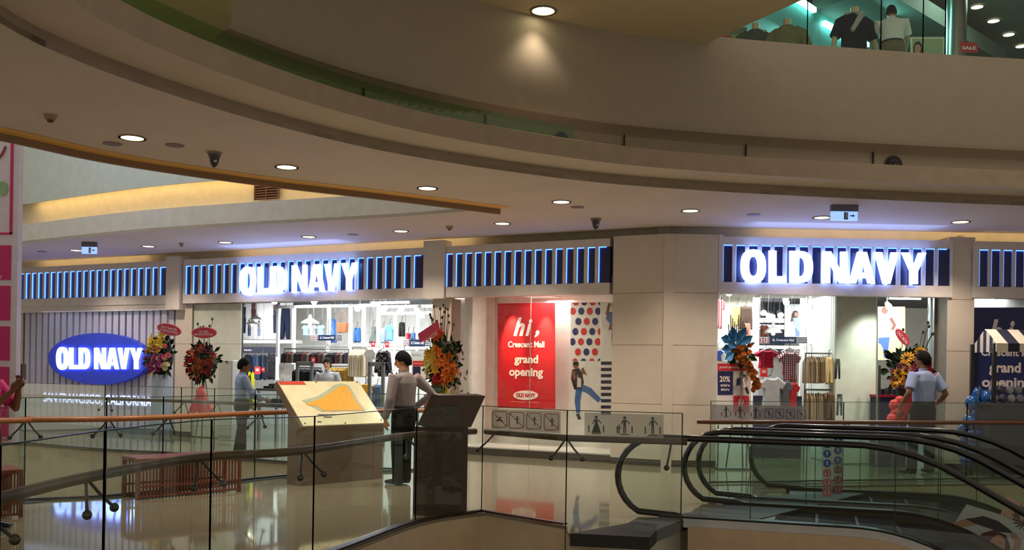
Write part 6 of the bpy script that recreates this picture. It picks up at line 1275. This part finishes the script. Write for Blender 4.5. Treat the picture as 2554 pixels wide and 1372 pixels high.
for k, (px, py) in enumerate(((2437, 985), (2462, 992), (2425, 1005), (2448, 1012), (2440, 1035), (2420, 1052), (2445, 1062), (2405, 1075), (2430, 1085), (2412, 1100), (2440, 1108), (2420, 1122), (2405, 1126), (2438, 1132), (2412, 1148), (2434, 1156))):
    yy = -.5 - .12 * (k % 3); u, z = FR.uz(px, py, yy); q = FR.world(u, yy, z)
    if bl0 is None:
        t = T('balloon', 'topmost shiny blue balloon in the column beside the cart', 'balloon', FR, (u, yy, z), 'blue balloons beside the cart')
        MB().ball((u, yy, z), .105, .105, .12, 14, 10).part('skin', BL, t, True); MB().lathe([(.005, -.115), (.016, -.135), (.003, -.136)], (u, yy, z), 8).part('knot', BL, t); bl0 = t.o
    else: o = dup(bl0, q, FR.a, 'shiny blue balloon in the column beside the cart, %s from the top' % ORD[k]); o.rotation_euler = (rnd.uniform(-.6, .6), rnd.uniform(-.6, .6), 0)
u, _ = FR.uz(2425, 1150, -.6); MB().tube([(u + .02, -.62, 0), (u + .0, -.6, .6), (u + .1, -.6, 1.35)], .012, 6).top('balloon_pole', STEEL, FR, (u, -.6, 0), 'thin pole carrying the blue balloons', 'pole')

# ================================================================== UPPER SHOP SEEN OVER THE PARAPET
ic = [i for i, p in enumerate(wallc) if p[0] > 1.9]
gc = offset(wallc[ic[0]:], .16)
t = T('glass_railing', 'clear greenish glass balustrade of the upper shop floor at top right', 'railing', W0, (gc[0][0], gc[0][1], 5.7))
sm = [1700, 2010, 2195, 2295, 2370, 2560]; gi = [min(range(len(gc)), key=lambda i: abs(CX + gc[i][0] / gc[i][1] * F - px)) for px in sm]
for a, b in zip(gi[:-1], gi[1:]):
    if b > a: pane(t, gc[a:b + 1], 5.70, 6.95, glass((.78, .90, .84), .03, .4))
TEAL = M('5aa8a4', .6)
w1_ = at(1850, 60, 15.2); w2_ = at(2040, 30, 17.3); w3_ = at(2192, 95, 18.9)
def wall_between(a, b, z0, z1, name, mt): fr = frame_of((a.x, a.y), (b.x, b.y)); L_ = math.hypot(b.x - a.x, b.y - a.y); MB().box(0, L_, 0, .1, z0, z1).top(name, mt, fr, (0, 0, z0), kind='structure'); return fr, L_
fr1, L1 = wall_between(w1_, w2_, 5.3, 8.0, 'wall_teal', TEAL); fr2, L2 = wall_between(w2_, w3_, 5.3, 8.0, 'wall_teal_far', TEAL)
CY = M('b8fff4', .5, em='9ff4ec', es=5.0)
MB().box(0.1, L2 * .75, -.10, -.02, 7.78, 7.86).top('strip_light', CY, fr2, (L2 * .4, -.06, 7.78), 'slanting cyan strip light along the teal wall upstairs', 'lamp')
MB().box(0.3, L1 * .9, -.10, -.02, 7.9, 7.98).top('strip_light', CY, fr1, (L1 * .5, -.06, 7.9), 'nearer cyan strip light along the teal wall upstairs', 'lamp')
MB().box(-.2, L2 + 3, -1.3, .0, 8.0, 8.3).top('trim_50', M('4d5a50', .7), fr2, kind='structure')
o = area('teal_wash', (fr2.world(L2 * .4, -.5, 7.7)), .3, 50, (.35, 1, .95), (math.radians(-35), 0, fr2.a), 1.5)
o = area('teal_wash', (fr1.world(L1 * .6, -.5, 7.7)), .3, 40, (.35, 1, .95), (math.radians(-35), 0, fr1.a), 1.5)
for k, (px, py) in enumerate(((2240, 8), (2437, 17), (2287, 43), (2478, 52), (2332, 75), (2516, 86), (2547, 115))):
    q = lev(px, py, 8.69); o = dup(proto, q, 0, 'small round white downlight in the dark ceiling of the upper shop, %s from the left' % ['first', 'fourth', 'second', 'fifth', 'third', 'sixth', 'seventh'][k], 'downlights of the upper shop')
area('upper_shop_lamp', (8.5, 17, 8.5), 2.0, 60, (.8, 1, .85))
def mannequin(px, py, D, top_col, label, scarf=None, face=180):
    q = at(px, py, D); k = 1.0; fr = Frame(q.x, q.y, face); t = T('mannequin', label, 'mannequin', fr, (0, 0, 5.3)); S_ = M('c9b48f', .5); zs = 5.3
    m = MB(); loft(m, [(0, 0, zs + .75), (0, 0, zs + .9), (0, 0, zs + 1.1), (0, 0, zs + 1.3), (0, 0, zs + 1.4)], [.16, .17, .14, .18, .08], [.1, .11, .09, .11, .07], (1, 0, 0), 14); loft(m, [(0, 0, zs + 1.38), (0, 0, zs + 1.50)], [.06, .055], [.06, .055], (1, 0, 0), 12); m.part('torso', S_, t, True)
    MB().tube([(0, 0, 5.3), (0, 0, zs + .8)], .02, 8).part('pole', STEEL, t); MB().lathe([(.16, 0), (.16, .02)], (0, 0, 5.3), 18).part('base', STEEL, t)
    m = MB(); loft(m, [(0, 0, zs + .8), (0, 0, zs + 1.05), (0, 0, zs + 1.28), (0, 0, zs + 1.40)], [.20, .19, .22, .10], [.14, .12, .14, .09], (1, 0, 0), 16)
    for s_ in (-1, 1): loft(m, [(s_ * .12, 0, zs + 1.33), (s_ * .22, 0, zs + 1.27), (s_ * .30, 0, zs + 1.05)], [.07, .08, .08], [.07, .075, .075], (1, 0, 0), 10)
    meshpart_ = fuse(m, .014, 2); meshpart_.transform(Matrix.Translation(-t.off)); meshpart(meshpart_, 'top', cm(top_col), t)
    for s_ in (-1, 1): MB().tube([(s_ * .29, 0, zs + 1.08), (s_ * .34, -.04, zs + .86), (s_ * .33, -.1, zs + .7)], [.042, .036, .028], 8).part('arm', S_, t, True)
    if scarf: MB().tube([(-.08, .1, zs + 1.42), (.04, -.15, zs + 1.36), (-.12, -.17, zs + 1.1)], [.045, .05, .03], 8).part('scarf', cm(scarf), t, True)
    return t
mannequin(2130, 110, 13.9, '12192e', 'headless mannequin in a navy top with a pale scarf upstairs', 'a8aca0', 8)
mannequin(1962, 110, 14.4, '7a7a52', 'headless mannequin in an olive jacket upstairs left of the teal wall', None, -25)
mannequin(1905, 100, 14.9, '5c6a50', 'headless mannequin in a green coat upstairs, second from the left', None, 10)
mannequin(1884, 100, 14.6, '4a5048', 'headless mannequin in a dark jacket upstairs, farthest left', None, 0)
q = at(2226, 110, 13.7)
pose = dict(L=((.25, .25, 1.12), (.42, .22, .95), (.5, .2, .9)), R=((.25, -.25, 1.12), (.42, -.22, .95), (.5, -.2, .9)), **STAND)
person('person in a white top bending over upstairs in the glass-fronted shop', (q.x, q.y, 5.3), 75, 1.60, M('d8dcd8', .8), M('6e6a50', .8), pose, sleeve='short', lean=.35, tilt=.4)
t = T('poster_board', 'pale green poster board with a smiling woman upstairs', 'poster', W0, at(2315, 123, 13.7)); t.off.z = 5.3; t.o.location.z = 5.3
q0 = W0; yy = 13.7
flat(t, 'frame', yy + .004, [(2273, 92), (2356, 92), (2356, 175), (2273, 175)], M('d8e0cc', .5), .03); flat(t, 'sheet', yy, [(2277, 97), (2352, 97), (2352, 175), (2277, 175)], M('9fb890', .5), .003)
flat(t, 'printed_hair', yy - .003, [(2278, 118), (2283, 106), (2292, 103), (2299, 110), (2300, 128), (2294, 140), (2280, 150)], M('1c1412', .6)); flat(t, 'printed_face', yy - .005, ell(2289, 122, 8, 12, 14), M('c8987e', .6)); flat(t, 'printed_shoulder', yy - .004, [(2278, 150), (2285, 137), (2300, 140), (2318, 150), (2318, 172), (2278, 172)], M('b89a7c', .6))
for px in (2280, 2350): u, z = W0.uz(px, 150, yy + .03); MB().box(u - .01, u + .01, yy + .035, yy + .05, 5.3, z).part('stand_post', STEEL, t)
t = T('sale_sign', 'red sale sign on a thin post upstairs at top right', 'sign', W0, (W0.uz(2416, 118, 13.9)[0], 13.9, 5.3)); flat(t, 'card', 13.9, [(2393, 104), (2436, 106), (2440, 131), (2397, 131)], M('b8242e', .5), .006); tx(t, 'SALE', 2400, 115, 2434, 124, 13.895, bold=.03); u = W0.uz(2424, 128, 13.91)[0]; MB().tube([(u, 13.92, 5.3), (u, 13.92, 6.05)], .01, 6).part('post', STEEL, t)
t = T('wall_poster', 'red and green poster sheet at the far left end of the upper shop', 'poster', W0, at(1828, 100, 15.0)); flat(t, 'sheet', 15.0, [(1795, 85), (1852, 85), (1852, 115), (1795, 115)], M('7fa868', .5), .01); flat(t, 'red_print', 14.995, [(1800, 90), (1824, 86), (1826, 110), (1800, 110)], M('c02c34', .5))
MB().box(at(1780, 100, 15.1).x, at(1860, 100, 15.1).x, 15.03, 15.1, 5.3, 6.9).top('partition', M('6f7a68', .7), W0, label='grey-green partition behind the red and green poster upstairs', cat='partition')
q = at(2385, 80, 16); MB().lathe([(.16, 0), (.16, 3.4)], (q.x, 16, 5.3), 24).top('metal_column', M('7a7a70', .25, .8), W0, (q.x, 16, 5.3), 'slim metal column upstairs between poster board and red sign', 'column', smooth=True)

# ================================================================== CEILING FITTINGS
def exit_sign(px0, py0, px1, py1, label):
    q = lev((px0 + px1) / 2, py0, CZ); D = q.y; w_ = (px1 - px0) / F * D; h = (py1 - py0) / F * D; fr = Frame(q.x, q.y, 0); t = T('exit_sign', label, 'exit sign', fr, (0, 0, CZ - h)); cz = CZ
    MB().box(-w_ / 2, w_ / 2, -.04, .04, cz - h * .42, cz, .005).part('housing', M('6a6c80', .5), t)
    MB().box(-w_ * .49, w_ * .49, -.02, .02, cz - h, cz - h * .42).part('panel', M('a8c4f0', .4, em='7a9cf0', es=1.0), t)
    G = M('1c5a6a', .5); m = MB(); z0 = cz - h * .95; hh = h * .48; m.box(-w_ * .02, w_ * .13, -.024, -.021, z0, z0 + hh); m.part('door_symbol', G, t)
    def pm(pts): return [(a * w_, z0 + b * hh) for a, b in pts]
    wh = M('dfeaf8', .5); MB().prism(pm([(.02, .1), (.05, .1), (.075, .45), (.10, .2), (.12, .25), (.09, .6), (.07, .8), (.03, .7), (.02, .55), (.05, .55)]), -.027, -.025).part('running_figure', wh, t); MB().disc((.078 * w_, -.027, z0 + .88 * hh), .012 * 1, 10).part('figure_head', wh, t)
    MB().prism(pm([(.2, .45), (.3, .45), (.3, .3), (.38, .52), (.3, .74), (.3, .59), (.2, .59)]), -.024, -.021).part('arrow', G, t)
exit_sign(2072, 512, 2139, 550, 'hanging exit sign with a running figure near the right letter sign'); exit_sign(205, 604, 242, 633, 'small hanging exit sign near the left end of the ceiling')
def dome_cam(px, py, r, label):
    q = lev(px, py, CZ); t = T('dome_camera', label, 'camera', W0, q); MB().lathe([(r, 0), (r, -.02), (r * .8, -.06), (r * .62, -.12), (r * .3, -.16), (.01, -.165)], (q.x, q.y, CZ), 18).part('dome', M('4a4038', .25), t, True); MB().lathe([(r * 1.15, 0), (r * 1.1, -.02), (r, -.025)], (q.x, q.y, CZ), 18).part('mount', M('8a7c68', .5), t, True); MB().ball((q.x + r * .3, q.y - r * .5, CZ - .1), .018, n=8, m=6).part('lens', M('c8ccc8', .1, .8), t)
dome_cam(535, 380, .07, 'dome security camera on the ceiling near the left opening'); dome_cam(1486, 545, .075, 'dome security camera on the ceiling left of the corner pier')
def detector(px, py, r, label):
    q = lev(px, py, CZ); t = T('smoke_detector', label, 'detector', W0, q); MB().lathe([(r, 0), (r * .95, -.025), (r * .7, -.045)], (q.x, q.y, CZ), 18).part('base', M('a08c74', .6), t, True); MB().lathe([(r * .5, -.04), (r * .45, -.065), (.01, -.07)], (q.x, q.y, CZ), 14).part('sensor', M('6a3a2c', .5), t, True)
detector(126, 287, .06, 'smoke detector on the ceiling at upper left'); detector(1121, 564, .06, 'smoke detector on the ceiling before the tall pier block'); detector(453, 606, .05, 'small smoke detector above the left letter sign'); detector(2395, 588, .05, 'small detector near the ceiling slot at right')
for k, (px, py) in enumerate(((436, 362), (280, 358), (1880, 535), (880, 585), (105, 627), (1440, 516))): q = lev(px, py, CZ); MB().lathe([(.10, 0), (.095, -.008), (.01, -.01)], (q.x, q.y, CZ), 18).top('ceiling_plate', M('86745e', .6), W0, q, 'flat round cover plate on the ceiling, %s' % ['right of the leftmost downlight', 'below left of the leftmost downlight', 'right of the corner pier', 'above the left letter sign', 'at the far left', 'right of the middle of the ceiling'][k], 'cover plate', smooth=True)
def speaker_on_wall(px, py, r, label):
    i = min(range(len(wallc)), key=lambda i: abs(CX + wallc[i][0] / wallc[i][1] * F - px)); p = wallc[i]; a = wallc[i + 1]; ang = math.degrees(math.atan2(a[1] - p[1], a[0] - p[0])); fr = Frame(p[0], p[1], ang); t = T('round_speaker', label, 'speaker', fr, (0, -.02, 4.29))
    z = 4.28
    for k, (rr, y_, c) in enumerate(((r, -.015, '5c5450'), (r * .84, -.03, '16140f'), (r * .6, -.04, '3c383a'), (r * .36, -.05, '16140f'), (r * .16, -.06, '4a4648'))): MB().prism([(rr * math.cos(q_), z + rr * math.sin(q_)) for q_ in [2 * PI * j / 28 for j in range(28)]], y_, y_ + .02).part('rim' if k == 0 else 'cone_ring', M(c, .5), t)
speaker_on_wall(2222, 415, .13, 'round dark air nozzle in the curved upper wall at right'); speaker_on_wall(1395, 343, .10, 'smaller round air nozzle in the curved upper wall near the middle')
# vent grille in the lit recess beyond the left opening
F2o = offset(F2, .40); pa_ = min(range(len(F2)), key=lambda i: abs(CX + F2o[i][0] / F2o[i][1] * F - 612)); pb_ = min(range(len(F2)), key=lambda i: abs(CX + F2o[i][0] / F2o[i][1] * F - 722))
A_, B_ = F2o[min(pa_, pb_)], F2o[max(pa_, pb_)]
if A_[0] > B_[0]: A_, B_ = B_, A_
frv = frame_of(A_, B_); L_ = math.hypot(B_[0] - A_[0], B_[1] - A_[1])
t = T('vent_grille', 'long brown ventilation grille in the warm lit recess', 'vent', frv, (L_ / 2, -.05, 4.26)); MB().box(0, L_, -.04, -.02, 4.28, 4.62).part('backing', M('2c2420', .7), t)
for k in range(8): MB().box(0, L_, -.06, -.035, 4.29 + k * .042, 4.305 + k * .042).part('slat', M('8a5c40', .5), t)
for k in (0, .5, 1): MB().box(L_ * k - .01, L_ * k + .01, -.065, -.03, 4.27, 4.63).part('mullion', M('6a5040', .5), t)

# ================================================================== HANGING BANNER AT THE LEFT EDGE
Db = 13.6; t = T('hanging_banner', 'white banner column with magenta panels at the left edge of the photo', 'banner', W0, (W0.uz(-20, 700, Db)[0], Db, .1))
bx = lambda a: W0.uz(a, 700, Db)[0]; bz = lambda py: W0.uz(10, py, Db)[1]
MB().box(bx(-170), bx(43), Db, Db + .12, bz(1104), 6.5).part('board', M('d8ccd8', .5), t)
MG = M('c8246e', .5)
for k, (a, b) in enumerate(((612, 698), (713, 799), (814, 899), (915, 1000), (1015, 1099))): MB().box(bx(-150), bx(27), Db - .008, Db, bz(b), bz(a)).part('magenta_panel', MG, t)
m = MB(); m.box(bx(22), bx(29), Db - .008, Db, bz(583), 6.2); m.part('magenta_border', MG, t); MB().box(bx(-150), bx(29), Db - .008, Db, bz(585), bz(580)).part('magenta_border', MG, t)
tx(t, 'cheer', -12, 1086, 21, 1097, Db - .012, M('f0c8dc', .5), bold=.01); tx(t, 'for', -12, 684, 6, 695, Db - .012, M('f0c8dc', .5), bold=.01)
flat(t, 'printed_leaf', Db - .010, ell(6, 470, 14, 18, 16), M('8fb08a', .6)); flat(t, 'printed_curve', Db - .010, limb((-10, 400, 3), (5, 385, 3), (14, 365, 3)), M('8a3a3a', .6))
for px in (-150, 20): u = bx(px); MB().tube([(u, Db + .06, 6.5), (u, Db + .06, 8.6)], .01, 6).part('cable', STEEL, t)
